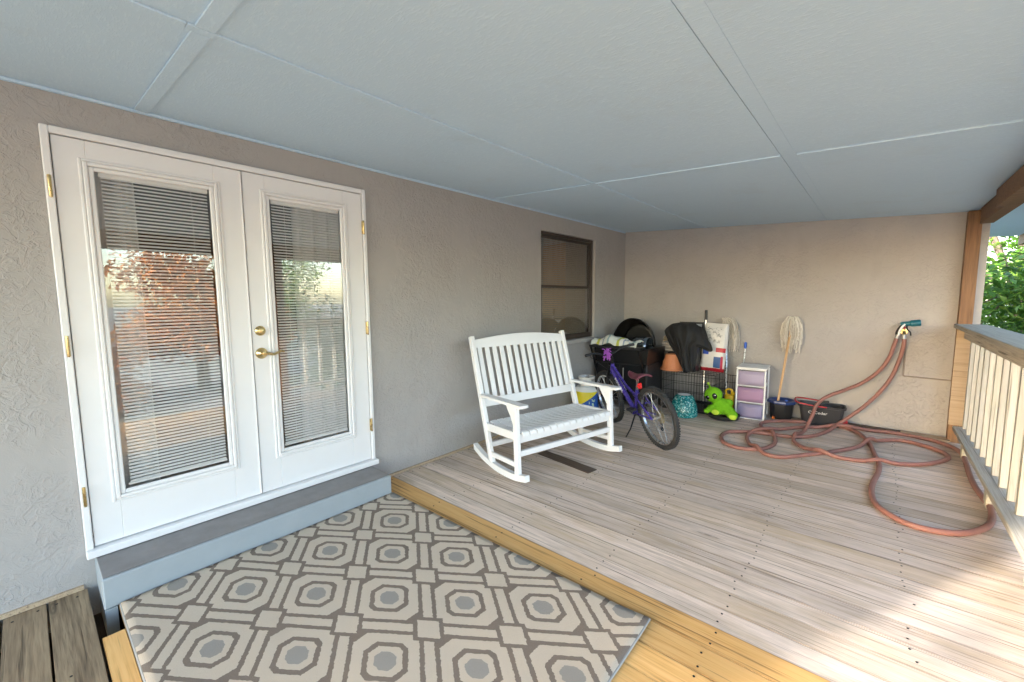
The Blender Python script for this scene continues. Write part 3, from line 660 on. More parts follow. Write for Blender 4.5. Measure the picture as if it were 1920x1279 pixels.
f = B(); f.tube([(.765, 0, .655), BBp], .023, 14); f.tube([(.742, 0, .715), (.52, 0, .53), (.325, 0, .44)], .0155, 12); f.tube([BBp, (.30, 0, .525)], .0165, 12); f.tube([HT, HB], .021, 14)
for s in (-1, 1):
    f.tube([(.36, s*.022, .27), (.25, s*.045, .285), (0, s*.060, RW)], .0095, 8); f.tube([(.312, s*.012, .49), (.24, s*.045, .44), (0, s*.060, RW)], .008, 8)
f.tube([(.16, -.05, .40), (.17, 0, .415), (.16, .05, .40)], .007, 8); f.tube([(.385, -.035, .265), (.385, .035, .265)], .024, 14)
fr = f.obj('frame', MPURPLE, bk)
d_ = (Vector(BBp)-Vector((.765, 0, .655))).normalized()
for s, zz in ((1, 1), (-1, -1)):
    xd = d_ if s > 0 else -d_; yd = Vector((0, s, 0)).cross(xd); zd = Vector((0, s, 0)); c = Vector((.765, 0, .655)) + d_*.20 + zd*.0222
    M = Matrix(((xd.x, yd.x, zd.x, c.x), (xd.y, yd.y, zd.y, c.y), (xd.z, yd.z, zd.z, c.z), (0, 0, 0, 1)))
    text_mesh('POWER', .052, 'frame_lettering', MSPARK, fr, M, .001)
f = B()
for s in (-1, 1): f.tube([(.79, s*.05, .565), (.845, s*.052, .44)], .016, 10); f.tube([(.84, s*.052, .45), (WB, s*.052, RW)], .0125, 10)
f.tube([(.788, -.062, .567), (.788, .062, .567)], .015, 10); f.tube([HB, (.788, 0, .567)], .014, 10)
f.tube(catmull([(.842, -.052, .452), (.822, -.02, .625), (.822, .02, .625), (.842, .052, .452)], 5), .008, 8); f.obj('fork', MBLACK, bk)
f = B(); f.tube([(.735, 0, .735), (.728, 0, .80)], .014, 10); f.tube([(.728, 0, .79), (.79, 0, .835)], .016, 10)
bar = catmull([(.745, -.30, .885), (.765, -.17, .880), (.79, -.06, .835), (.79, .06, .835), (.765, .17, .880), (.745, .30, .885)], 5); f.tube(bar, .011, 10)
for s in (-1, 1):
    f.tube(catmull([(.775, s*.15, .875), (.84, s*.18, .865), (.845, s*.26, .862)], 4), .006, 6)
f.obj('handlebar', MBLACKM, bk)
for s in (-1, 1): B().tube([bar[3 if s < 0 else -4], bar[0 if s < 0 else -1]], [.0145, .016], 10).obj('grip', MBLACK, bk)
f = B(); rr = random.Random(4)
for k in range(34):
    a = rr.uniform(0, 6.28); p = Vector((.785, .02, .845)); q = p + Vector((.05*math.cos(a), .05*math.sin(a), rr.uniform(-.09, .07)))
    f.tube(catmull([p, (p+q)/2+Vector((0, 0, .02)), q], 3), .005, 5)
f.obj('ribbon_bow', MLILACP, bk)
f = B(); f.tube([(.30, 0, .52), (.258, 0, .655)], .0125, 10); f.obj('seat_post', MSTEEL, bk)
f = B()
def sadf(u, v):
    x = .13 + .27*u; w = .068*(1-u)**.75 + .020; a = (v-.5)*math.pi; return (x, w*math.sin(a), .690 - .035*(1-math.cos(a)) + .018*math.cos((u-.15)*3.2)**2)
f.grid(sadf, 14, 12); sdl = f.obj('saddle', MSADDLE, bk, smooth=180); sm = sdl.modifiers.new('t', 'SOLIDIFY'); sm.thickness = .012
f = B(); f.box((.235, 0, .575), (.012, .045, .06), bev=.006); f.box((.262, 0, .565), (.045, .02, .02)); f.obj('rear_reflector', MTAIL, bk)
for s, ang in ((-1, 35), (1, 215)):
    a = R(ang); e = Vector((.385+.15*math.cos(a), s*.07, .265-.15*math.sin(a))); ck = B().tube([(.385, s*.036, .265), (.385, s*.05, .265), e, e+Vector((0, s*.04, 0))], .009, 8).obj('crank_arm', MBLACKM, bk); B().box((e.x, s*.115, e.z), (.085, .075, .022), bev=.004).obj('pedal', MBLACK, ck)
f = B(); f.lathe([(.03, 0), (.075, 0), (.075, .003), (.03, .004)], 32, Matrix.Translation((.385, -.042, .265)) @ Matrix.Rotation(R(90), 4, 'X')); f.obj('chainring', MBLACKM, bk)
f = B(); f.tube([(.385, -.043, .338), (.0, -.043, .352)], .004, 6); f.tube([(.385, -.043, .192), (.02, -.043, .20), (.0, -.043, .254)], .004, 6); f.obj('chain', MGREYM, bk)
f = B(); f.tube([(.0, -.055, .29), (.03, -.055, .24), (.02, -.05, .17)], [.012, .010, .008], 8); f.lathe([(.0, 0), (.022, 0), (.022, .006), (0, .006)], 14, Matrix.Translation((.02, -.045, .175)) @ Matrix.Rotation(R(90), 4, 'X')); f.obj('derailleur', MBLACKM, bk)
f = B(); f.tube([(.34, .035, .26), (.36, .10, .11), (.38, .155, .028)], [.009, .007, .0065], 8); f.obj('kickstand', MBLACKM, bk)
for s in (-1, 1): B().tube([(.115, s*.035, .50), (.13, s*.045, .42), (.155, s*.04, .38)], .008, 6).obj('brake_arm', MBLACKM, bk); B().tube([(.80, s*.03, .655), (.835, s*.045, .56), (.85, s*.04, .51)], .008, 6).obj('brake_arm', MBLACKM, bk)
f = B(); f.tube(catmull([(.84, .20, .865), (.92, .15, .80), (.90, .03, .68), (.83, 0, .64)], 6), .0032, 6); f.tube(catmull([(.84, -.20, .865), (.93, -.12, .82), (.88, -.02, .70), (.74, -.02, .70)], 6), .0032, 6); f.tube(catmull([(.72, .02, .70), (.50, .02, .535), (.33, .02, .46), (.2, .02, .47), (.13, .02, .50)], 6), .003, 6); f.obj('cables', MBLACK, bk)

# ------------------------------------------------------------------ gas grill, towel, gas bottle
gr = thing('gas_grill', 'black gas grill with raised hood in the corner behind the bicycle', 'grill', (.43, 5.33, 0))
B().b2(-.36, .36, -.26, .26, .10, .60, bev=.012).obj('cabinet', MBLACK, gr)
for sx in (-.18, .18): 
    dd = B().b2(sx-.17, sx+.17, -.279, -.262, .13, .58, bev=.006).obj('cabinet_door', MBLACKM, gr); B().tube([(sx*.3, -.295, .40), (sx*.3, -.295, .54)], .008, 8).obj('handle', MGREYM, dd)
B().prism([(-.36, .601), (.36, .601), (.38, .80), (-.38, .80)], -.28, .27).obj('firebox', MBLACKM, gr)
B().b2(-.36, .34, -.46, -.281, .80, .835, bev=.008).obj('front_shelf', MBLACK, gr)
for sx in (-.34, .32): B().beam((sx, -.44, .80), (sx, -.265, .45), .02, .02).obj('shelf_bracket', MBLACKM, gr)
for sx in (-.33, .33):
    for sy in (-.22, .22): B().b2(sx-.02, sx+.02, sy-.02, sy+.02, .001, .099).obj('leg', MBLACK, gr)
def hoodf(u, v):
    a = math.pi*u; e = math.pi/2*v; return (.02-.30*math.cos(a)*math.cos(e*.98), .20+.09*math.sin(e)-.0, .80 + .36*math.sin(a)*math.cos(e*.98))
hb = B()
hb.grid(lambda u, v: (.02-.30*math.cos(math.pi*u)*(1-.25*v*v), .03+.22*v, .802+.37*math.sin(math.pi*u)*(1-.25*v*v)), 28, 8)
hb.grid(lambda u, v: (.02-.225*math.cos(math.pi*u)*v, .25+.02*(1-v), .802+.2775*math.sin(math.pi*u)*v), 28, 6)
ho = hb.obj('hood', plain('hood_enamel', (.014, .013, .012), .45, .2), gr, smooth=60); sm = ho.modifiers.new('t', 'SOLIDIFY'); sm.thickness = .008
hb = B(); hb.grid(lambda u, v: (.10+.20*v, -.06-.13*math.cos(math.pi*u), .805+.13*math.sin(math.pi*u)), 20, 4); ho = hb.obj('side_burner_lid', plain('polished_lid', (.25, .30, .36), .18, .9), gr, smooth=60); sm = ho.modifiers.new('t', 'SOLIDIFY'); sm.thickness = .006
tw = B()
def twf(u, v):
    x = -.335 + .63*u; y = -.18+.36*v
    z = .028 + .075*math.exp(-((u-.42)/.25)**2)*math.exp(-((v-.5)/.5)**2) + .018*noise.noise((u*7, v*5, 1)) + .012*math.sin(u*19+v*3)
    if v < .12: z -= .05*(1-v/.12)
    return (x, y*.62 + .01*math.sin(u*9), z)
tw.grid(twf, 60, 24); to = tw.obj('towel', stripetowel(), None, (.43, 4.985, .852), smooth=180); sm = to.modifiers.new('t', 'SOLIDIFY'); sm.thickness = .008
tag(to, 'crumpled yellow, white and grey striped towel lying on the grill shelf', 'towel')
tk = thing('propane_tank', 'white propane tank with blue and yellow printed sleeve behind the rocking chair', 'gas bottle', (.25, 4.52, 0))
B().lathe([(.10, 0), (.105, 0), (.105, .03), (.13, .035), (.148, .07), (.150, .09), (.150, .29), (.145, .32), (.12, .355), (.06, .372), (.0, .375)], 36, cap=False).obj('cylinder', MSPARK, tk)
B().lathe([(.1515, .075), (.1525, .08), (.1525, .30), (.151, .305)], 48, cap=False).obj('label_sleeve', tanklabel(), tk)
cb = B(); 
for (a0, a1) in ((10, 100), (130, 220), (250, 340)):
    cb.grid(lambda u, v, a0=a0, a1=a1: (.098*math.cos(R(a0+(a1-a0)*u)), .098*math.sin(R(a0+(a1-a0)*u)), .362+.115*v), 12, 3)
cb.lathe([(.095, .452), (.101, .452), (.101, .478), (.095, .478), (.095, .452)], 32, cap=False)
co = cb.obj('collar', MSPARK, tk); sm = co.modifiers.new('t', 'SOLIDIFY'); sm.thickness = .005
B().lathe([(.0, .37), (.022, .37), (.022, .41), (.012, .41), (.012, .43), (.028, .43), (.028, .445), (0, .445)], 16, cap=False).obj('valve', MBLACK, tk)

# ------------------------------------------------------------------ wire crate and what lies on it
cr = thing('dog_crate', 'black folding wire dog crate standing against the end wall', 'crate', (1.17, 5.60, 0))
CX0, CX1, CY0, CY1, CZ = -.33, .33, -.20, .26, .50
def wirepanel(name, f, nu, nv, lu, lv, par):
    b = B()
    for i in range(nu+1): b.tube([f(lu*i/nu, 0), f(lu*i/nu, lv)], .0022 if i not in (0, nu) else .004, 5)
    for j in range(nv+1): b.tube([f(0, lv*j/nv), f(lu, lv*j/nv)], .003 if j not in (0, nv) else .004, 5)
    return b.obj(name, MBLACKM, par)
wirepanel('front_panel', lambda u, v: (CX0+u, CY0, .03+v), 19, 4, .66, .47, cr); wirepanel('rear_panel', lambda u, v: (CX0+u, CY1, .03+v), 19, 4, .66, .47, cr)
wirepanel('side_panel', lambda u, v: (CX0, CY0+u, .03+v), 13, 4, .46, .47, cr); wirepanel('side_panel', lambda u, v: (CX1, CY0+u, .03+v), 13, 4, .46, .47, cr)
wirepanel('top_panel', lambda u, v: (CX0+u, CY0+v, CZ), 19, 4, .66, .46, cr)
B().b2(CX0+.01, CX1-.01, CY0+.01, CY1-.01, .001, .028, bev=.006).obj('tray', MBLACK, cr)
wp = thing('wire_panel', 'low black wire panel standing between the crate and the plastic drawers', 'wire panel', (1.50, 5.78, 0))
wirepanel('mesh', lambda u, v: (.02+u, .02*0, .004+v), 5, 5, .14, .46, wp); B().b2(.01, .17, -.04, .04, .0005, .003).obj('foot', MBLACKM, wp)
ZC = .5045
pt = thing('flower_pot', 'ribbed terracotta plastic flower pot standing upside down on the crate', 'flower pot', (.945, 5.51, ZC))
b = B(); rings = []
seg = 64; prof = [(.150, 0), (.150, .022), (.135, .026), (.118, .10), (.098, .17), (.088, .205), (.0, .207)]
for (r_, z) in prof: rings.append([b.bm.verts.new(((r_*(1 - (.035 if .03 < z < .2 and k % 4 in (0, 1) else 0)))*math.cos(2*math.pi*k/seg), (r_*(1 - (.035 if .03 < z < .2 and k % 4 in (0, 1) else 0)))*math.sin(2*math.pi*k/seg), z)) for k in range(seg)])
for A_, C_ in zip(rings, rings[1:]):
    for k in range(seg): b.bm.faces.new((A_[k], A_[(k+1) % seg], C_[(k+1) % seg], C_[k]))
b.obj('shell', MTERRA, pt)
bx = thing('storage_box', 'dark plastic storage box on the crate behind the terracotta pot', 'box', (.93, 5.745, ZC))
B().prism([(-.08, 0), (.14, 0), (.15, .19), (-.10, .19)], -.095, .095).obj('body', MBLACK, bx); B().b2(-.105, .157, -.102, .102, .1905, .210, bev=.006).obj('lid', MBLACK, bx)
def folded(label, c, w, d, h, mat, seed):
    b = B(); n = 3
    for k in range(n):
        def f(u, v, k=k):
            a = 2*math.pi*v; hh = h/n; x = (u-.5)*w*(1+.05*noise.noise((k, seed, u*3)))
            return (x, (d/2)*math.copysign(abs(math.cos(a))**.5, math.cos(a))*(1-.08*k), hh*(k+.5) + hh*.5*math.copysign(abs(math.sin(a))**.7, math.sin(a)) + .010*noise.noise((u*4, v*4, seed+k)))
        b.grid(f, 18, 20)
    return tag(b.obj('folded_cloth', mat, None, c, smooth=180), label, 'cloth')
folded('pale pink folded cloth on the dark storage box', (.865, 5.72, ZC+.222), .24, .17, .12, MCLOTHW, 3)
folded('tan folded cloth lying on top of the pale folded cloth', (.865, 5.725, ZC+.352), .21, .16, .065, MCLOTHT, 9)
bg_ = thing('pet_food_bag', 'white, red and blue pet food bag leaning on the crate by the mop', 'bag', (1.375, 5.70, ZC), (R(-5), R(3), 0))
b = B()
def bagf(u, v):
    a = 2*math.pi*u; z = .61*v; fl = 1 - abs(2*v-1)**4
    th = .012 + .055*fl; wd_ = .135 + .012*math.cos((v-.5)*3)
    return (wd_*math.copysign(abs(math.cos(a))**.6, math.cos(a)) + .008*noise.noise((v*5, a, 3)), th*math.sin(a) + .012*noise.noise((math.cos(a)*2, v*6, 5)), z)
b.grid(bagf, 40, 26); bmesh.ops.remove_doubles(b.bm, verts=b.bm.verts, dist=1e-4); b.obj('sack', bagprint(), bg_, smooth=60)
CP = [[(.80, 5.64, 1.00), (.95, 5.66, 1.10), (1.10, 5.66, 1.12), (1.22, 5.64, 1.08), (1.32, 5.62, 1.01)],
      [(.81, 5.54, 1.0), (.93, 5.50, 1.085), (1.10, 5.47, 1.085), (1.26, 5.47, 1.02), (1.38, 5.49, .92)],
      [(.905, 5.49, .86), (.99, 5.43, .93), (1.10, 5.40, .96), (1.28, 5.41, .92), (1.425, 5.46, .79)],
      [(1.02, 5.46, .69), (1.07, 5.39, .73), (1.12, 5.37, .77), (1.20, 5.38, .82), (1.28, 5.43, .83)],
      [(1.11, 5.44, .53), (1.14, 5.37, .512), (1.17, 5.36, .512), (1.23, 5.38, .53), (1.26, 5.44, .60)]]
def cr1(P_, t):
    n = len(P_)-1; x = min(t*n, n-1e-6); i = int(x); f_ = x-i; g = lambda k: Vector(P_[max(0, min(n, k))])
    p0, p1, p2, p3 = g(i-1), g(i), g(i+1), g(i+2); return .5*((2*p1)+(p2-p0)*f_+(2*p0-5*p1+4*p2-p3)*f_*f_+(3*p1-p0-3*p2+p3)*f_**3)
def jf(u, v):
    p = cr1([cr1(row, u) for row in CP], v); fold = math.sin(u*23+2.5*v+1.5*noise.noise((u*3, v*3, 2)))*(.25+v) + .6*math.sin(u*41-6*v)
    return p + Vector((.004*fold, -.013*fold, .003*fold)) + .01*noise.noise_vector((u*6, v*6, 7))
b = B(); b.grid(jf, 60, 50); jk = b.obj('jacket', MCLOTHB, None, smooth=180); sm = jk.modifiers.new('t', 'SOLIDIFY'); sm.thickness = .012; sm.offset = -1
tag(jk, 'black jacket thrown over the heap on the crate', 'jacket')
hp = thing('laundry_hamper', 'dark hamper hidden under the black jacket on the crate', 'hamper', (1.15, 5.60, ZC)); 
B().prism([(-.06, 0), (.08, 0), (.10, .46), (-.10, .46)], -.10, .05).obj('basket', MBLACK, hp)
fb_ = thing('framed_board', 'black edged white board leaning on the wall behind the jacket', 'board', (1.02, 5.93, ZC), (R(-4), 0, 0))
B().b2(-.14, .14, -.006, .006, 0, .58).obj('panel', MSPARK, fb_); b = B(); b.b2(-.155, .155, -.012, .012, .581, .605); b.b2(-.155, -.1405, -.012, .012, 0, .5805); b.b2(.1405, .155, -.012, .012, 0, .5805); b.obj('frame', MBLACK, fb_)
bh = thing('broom', 'steel broom handle with black grip sticking up behind the jacket', 'broom', (1.235, 5.88, .0))
B().tube([(0, 0, .055), (-.035, .105, 1.14)], .011, 10).obj('handle', MSTEEL, bh); B().tube([(-.035, .105, 1.141), (-.040, .115, 1.27)], [.0145, .017], 10).obj('grip', MBLACK, bh); B().b2(-.10, .10, -.015, .018, .003, .054, bev=.006).obj('brush_head', MBLACK, bh)

def strands(name, top, n, fx, mat, par, r=.0055, seed=1):
    rr = random.Random(seed); b = B()
    for k in range(n):
        b.tube([p + Vector((rr.gauss(0, .0035), rr.gauss(0, .0035), 0)) for p in catmull(fx(rr, k/n), 4)], r*rr.uniform(.75, 1.3), 5)
    o = b.obj(name, mat, par); return stuff(o)
m1 = thing('string_mop', 'white string mop with steel pole leaning between the crate and the drawers', 'mop', (1.59, 5.60, 0))
B().tube([(0, 0, .002), (-.125, .34, 1.09)], .0115, 10).obj('pole', MSTEEL, m1); B().lathe([(0, 0), (.022, 0), (.024, .03), (.016, .05), (0, .05)], 14, Matrix.Translation((-.125, .34, 1.075)), cap=False).obj('clamp', MSPARK, m1)
def f1(rr, u):
    T = Vector((-.13+rr.uniform(-.03, .02), .335+rr.uniform(-.03, .02), 1.10)); s = rr.uniform(-.02, .15); d = rr.uniform(-.055, .02)
    e = rr.uniform(.74, .86); return [T, T+Vector((s*.45, d*.5, .065+rr.uniform(-.02, .015))), T+Vector((s*.9, d, -.03)), Vector((T.x+s, T.y+d, (1.08+e)/2)), Vector((T.x+s*1.02+rr.uniform(-.012, .012), T.y+d, e))]
strands('mop_strings', None, 85, f1, MMOP, m1, seed=2)
m3 = thing('steel_mop', 'thin steel mop pole with blue tip standing behind the plastic drawers', 'mop', (1.655, 5.93, 0))
B().tube([(0, 0, .001), (.03, .06, .80)], .009, 8).obj('pole', MSTEEL, m3); B().lathe([(.0, 0), (.013, 0), (.016, .03), (.016, .075), (.0, .085)], 12, Matrix.Translation((.03, .06, .79)), cap=False).obj('tip', MBLUE2, m3)

# ------------------------------------------------------------------ teal pot, plush alien, jug, drawers
tp = tag(B().lathe([(.0, .002), (.145, .002), (.158, .012), (.162, .04), (.157, .09), (.142, .16), (.122, .215), (.100, .250), (.084, .262), (.074, .264)], 56, cap=False).obj('mosaic_pot', mosaic(), None, (1.205, 5.215, 0)), 'teal mosaic pot standing upside down in front of the wire crate', 'pot')
B().lathe([(.0, .258), (.072, .258), (.076, .2635), (.0, .266)], 40, cap=False).obj('base_disc', MSPARK, tp)
ds = tag(B().lathe([(.0, .002), (.14, .002), (.165, .015), (.178, .055), (.172, .058), (.155, .022), (.13, .016), (0, .016)], 48, cap=False).obj('pet_dish', MBLACK, None, (1.615, 5.385, 0)), 'shallow black dish on the deck under the green plush alien', 'dish')
al = thing('plush_alien', 'green plush alien toy with black eyes lying in the black dish', 'plush toy', (1.615, 5.37, .03))
b = B(); b.sphere((-.095, -.09, .265), (.100, .084, .090), 4, (0, R(-14), 0)); b.sphere((.0, -.05, .130), (.115, .080, .092), 3, (0, R(35), 0)); b.sphere((-.055, -.07, .185), (.06, .055, .06), 3)
b.sphere((.06, -.045, .180), (.055, .045, .045), 3, (0, R(-10), 0))
b.sphere((.075, -.075, .090), (.085, .060, .062), 3, (0, R(38), 0)); b.sphere((.118, -.10, .058), (.062, .055, .056), 3, (0, R(20), 0))
b.sphere((-.115, -.105, .100), (.060, .040, .038), 3, (0, R(-38), 0)); b.sphere((-.15, -.12, .065), (.038, .034, .030), 3); b.sphere((-.05, -.10, .072), (.065, .052, .048), 3)
b.tube([(-.125, -.09, .33), (-.150, -.10, .385)], [.013, .010], 10)
ao = b.obj('body', MGREEN, al, smooth=180); rm = ao.modifiers.new('r', 'REMESH'); rm.mode = 'VOXEL'; rm.voxel_size = .006; rm.use_smooth_shade = True; sm = ao.modifiers.new('s', 'SMOOTH'); sm.iterations = 6
B().sphere((-.153, -.101, .392), .017, 2).obj('antenna_tip', MLIME, al)
B().sphere((-.062, -.162, .262), (.028, .014, .036), 3, (0, R(-20), R(10))).obj('eye', MEYE, al); B().sphere((-.137, -.156, .238), (.026, .014, .026), 3, (0, R(25), R(-18))).obj('eye', MEYE, al)
B().sphere((-.054, -.174, .275), .0070, 2).obj('eye_glint', MSPARK, al); B().sphere((-.131, -.168, .246), .005, 2).obj('eye_glint', MSPARK, al)
B().sphere((-.05, -.135, .068), (.042, .018, .034), 3).obj('sole', MLIME, al); B().sphere((.135, -.135, .042), (.042, .022, .034), 3, (0, R(20), R(15))).obj('sole', MLIME, al)
jg = thing('yellow_jug', 'yellow plastic jug with moulded handle behind the plush alien', 'jug', (1.613, 5.63, 0))
B().box((0, 0, .125), (.105, .085, .248), bev=.014, seg=3).obj('bottle', MYEL, jg)
B().tube(catmull([(-.035, 0, .245), (-.045, 0, .29), (-.01, 0, .315), (.025, 0, .30), (.05, 0, .25)], 6), .012, 10).obj('handle', MYEL, jg); B().lathe([(0, .24), (.018, .24), (.018, .29), (0, .29)], 16, Matrix.Translation((.03, 0, 0))).obj('cap', MYEL, jg)
B().b2(-.035, .045, -.0445, -.0430, .05, .19).obj('label', plain('jug_label', (.10, .08, .05), .5, var=.8, scale=60), jg)
dr = thing('drawer_unit', 'white plastic drawer tower with three translucent lilac drawers', 'drawers', (1.845, 5.70, 0), (0, 0, R(4)))
def trans(name, col):
    t = NT(name); t.color(col); t.rough(.32); t.put(t.b, 'Transmission Weight', .25); tl = t.n('ShaderNodeBsdfTransparent'); mx = t.n('ShaderNodeMixShader', i_0=.25)
    t.t.links.new(t.b.outputs[0], mx.inputs[1]); t.t.links.new(tl.outputs[0], mx.inputs[2]); t.t.links.new(mx.outputs[0], t.out.inputs[0]); return t.m
MF = [trans('lilac_blue_plastic', (.40, .355, .56)), trans('lilac_pink_plastic', (.56, .34, .54)), trans('lilac_plastic', (.58, .49, .66))]
DWD, DD = .145, .165
b = B()
for sx in (-1, 1):
    for sy in (-1, 1): b.b2(sx*DWD-.009, sx*DWD+.009, sy*DD-.012, sy*DD+.012, .001, .585, .004)
for z in (.0, .193, .389, .585): b.b2(-DWD-.004, DWD+.004, -DD-.004, DD+.004, z+.001, z+.014, .003)
b.obj('frame', MSPARK, dr); B().b2(-DWD-.012, DWD+.012, -DD-.014, DD+.012, .600, .618, bev=.006).obj('top', MSPARK, dr)
for k, z in enumerate((.016, .209, .405)):
    b = B()
    def ff(u, v, z=z): return ((u-.5)*(2*DWD-.022), -DD-.010-.014*math.cos((u-.5)*math.pi), z+.004+.166*v)
    b.grid(ff, 12, 3); q = b.obj('drawer', MF[k], dr, smooth=180); sm = q.modifiers.new('t', 'SOLIDIFY'); sm.thickness = .004
    b = B(); b.tube(catmull([(-.075, -DD-.026, z+.150), (-.068, -DD-.030, z+.134), (0, -DD-.033, z+.130), (.068, -DD-.030, z+.134), (.075, -DD-.026, z+.150)], 5), .0045, 6); b.obj('drawer_pull', MF[k], q)
    b = B(); b.b2(-DWD+.014, DWD-.014, -DD+.01, DD-.02, z+.004, z+.010); b.b2(-DWD+.014, -DWD+.017, -DD+.01, DD-.02, z+.010, z+.150); b.b2(DWD-.017, DWD-.014, -DD+.01, DD-.02, z+.010, z+.150); b.obj('drawer_tray', MF[k], q)
it = thing('pink_toy', 'pink and white toy lying inside the top lilac drawer', 'toy', (1.845, 5.62, .418)); B().sphere((-.07, 0, .06), (.035, .03, .035), 3).obj('pink_ball', plain('pink', (.65, .12, .28), .5), it); B().sphere((.03, .0, .05), (.075, .03, .04), 3, (0, R(12), 0)).obj('white_bundle', MSPARK, it)
it2 = tag(B().sphere((0, 0, .055), (.11, .09, .055), 3).obj('cloth_bundle', plain('magenta_cloth', (.42, .10, .32), .9), None, (1.845, 5.66, .222)), 'magenta bundle inside the middle lilac drawer', 'bundle')

# ------------------------------------------------------------------ buckets and standing mop
bu = thing('mop_bucket', 'small black mop bucket with blue wringer top holding the wooden mop', 'bucket', (2.135, 5.83, 0))
B().lathe([(.0, .004), (.105, .004), (.112, .012), (.128, .17), (.131, .20)], 8, Matrix.Rotation(R(22), 4, 'Z'), cap=False).obj('pail', MBLACK, bu)
b = B(); b.lathe([(.128, .185), (.152, .192), (.156, .205), (.150, .222), (.120, .228), (.100, .205), (.085, .19), (.070, .20), (.0, .205)], 8, Matrix.Rotation(R(22), 4, 'Z'), cap=False); b.obj('wringer', MBLUE, bu)
B().box((.045, .01, .214), (.03, .025, .02), bev=.004).obj('clip', MBLUE2, bu)
B().lathe([(0, 0), (.014, 0), (.014, .03), (0, .03)], 12, Matrix.Translation((-.06, -.125, .016)) @ Matrix.Rotation(R(90), 4, 'X') @ Matrix.Translation((0, .004, -.02))).obj('drain_plug', MORANGE, bu)
m2 = thing('wooden_mop', 'string mop with wooden handle standing head up in the small bucket', 'mop', (2.108, 5.735, .19))
B().tube([(0, 0, .016), (.062, .195, .86)], .0125, 12).obj('handle', MSTICK, m2)
def f2(rr, u):
    T = Vector((.068, .205, .955)); a = rr.uniform(0, 2*math.pi); s = rr.uniform(.3, 1)**.6
    ex, ey = .108*math.cos(a)*s, .050*math.sin(a)*s
    e = rr.uniform(.58, .76); return [T, T+Vector((ex*.55, ey*.6, .035+rr.uniform(-.03, .03))), T+Vector((ex, ey, -.05)), Vector((T.x+ex*1.05, T.y+ey*1.05, .78)), Vector((T.x+ex*.92+rr.uniform(-.015, .015), T.y+ey, e))]
strands('mop_strings', None, 120, f2, MMOP, m2, seed=5)
B().tube([(.060, .19, .85), (.068, .205, .96)], .022, 10).obj('mop_collar', MMOP, m2)
bb = thing('spin_bucket', 'large charcoal mop bucket with red handle and white lettering behind the hose', 'bucket', (2.515, 5.835, 0), (0, 0, R(6)))
b = B(); lo = [(-.185, -.095), (.185, -.095), (.185, .095), (-.185, .095)]
def rrect(hx, hy, r_, z, n=5):
    out = []
    for (cx, cy, a0) in ((hx-r_, hy-r_, 0), (-hx+r_, hy-r_, 90), (-hx+r_, -hy+r_, 180), (hx-r_, -hy+r_, 270)):
        for k in range(n+1): a = R(a0+90*k/n); out.append((cx+r_*math.cos(a), cy+r_*math.sin(a), z))
    return out
def loft(b, secs, cap0=True, cap1=False):
    V = [[b.bm.verts.new(p) for p in s_] for s_ in secs]; n = len(V[0])
    for A_, C_ in zip(V, V[1:]):
        for k in range(n): b.bm.faces.new((A_[k], A_[(k+1) % n], C_[(k+1) % n], C_[k]))
    if cap0: b.bm.faces.new(V[0][::-1])
    if cap1: b.bm.faces.new(V[-1])
    return b
loft(b, [rrect(.185, .095, .04, .004), rrect(.192, .10, .04, .03), rrect(.222, .122, .05, .245), rrect(.238, .132, .055, .250), rrect(.240, .134, .055, .272), rrect(.226, .122, .05, .272), rrect(.215, .115, .05, .24), rrect(.178, .09, .04, .02)], True, True); b.obj('tub', MCHAR, bb)
b = B(); b.lathe([(.0, .17), (.085, .175), (.098, .255), (.104, .262), (.100, .268), (.09, .255), (.078, .19), (0, .185)], 32, Matrix.Translation((.10, 0, 0)), cap=False); b.obj('wringer_basket', MBLACK, bb)
B().tube(catmull([(.05, -.128, .268), (-.08, -.138, .276), (-.22, -.134, .296), (-.262, -.08, .306), (-.262, .08, .310), (-.22, .125, .306), (-.08, .125, .297), (.0, .122, .29)], 6), .0085, 10).obj('handle', MRED, bb)
B().b2(-.02, .08, .10, .135, .273, .30, bev=.006).obj('handle_grip', MBLACK, bb)
pe = B(); pe.prism([(.19, .03), (.255, .055), (.26, .085), (.245, .10), (.19, .06)], -.05, .03); pe.box((.235, -.03, .035), (.09, .05, .02), bev=.005); pe.obj('pedal', MRED, bb)
tilt = math.atan2(.122-.10, .245-.03)
M = Matrix.Translation((-.035, -.1175, .178)) @ Matrix.Rotation(R(90)+tilt, 4, 'X'); bb.scale = (.93, 1, .83); text_mesh('O Cedar', .052, 'lettering', MSPARK, bb, M, .001)

# ------------------------------------------------------------------ tap, nozzle, conduit, hose
tap = thing('wall_tap', 'small brass garden tap on the end wall behind the hose nozzle', 'tap', (3.155, YB, 1.07))
b = B(); b.tube([(0, -.001, 0), (0, -.055, 0), (0, -.075, -.035)], .014, 12); b.lathe([(0, 0), (.03, 0), (.03, .006), (0, .006)], 16, Matrix.Translation((0, -.001, 0)) @ Matrix.Rotation(R(90), 4, 'X')); b.obj('spout', MBRASS, tap)
B().lathe([(0, .02), (.006, .02), (.006, .04), (.024, .042), (.024, .05), (0, .05)], 10, Matrix.Translation((0, -.045, 0)), cap=False).obj('tap_wheel', MRED, tap)
cd = tag(B().tube([(3.178, YB-.007, 1.02), (3.178, YB-.007, .606), (3.183, YB-.007, .601), (3.545, YB-.007, .595)], .0065, 8).obj('wall_conduit', plain('painted_conduit', (.27, .225, .195), .7), None), 'thin painted conduit running down the end wall to the post', 'pipe')
nz = thing('hose_nozzle', 'teal and black spray gun nozzle hanging at the wall tap', 'hose nozzle', (3.135, 5.925, 1.08))
RYm = Matrix.Translation((.03, 0, .075)) @ Matrix.Rotation(R(82), 4, 'Y')
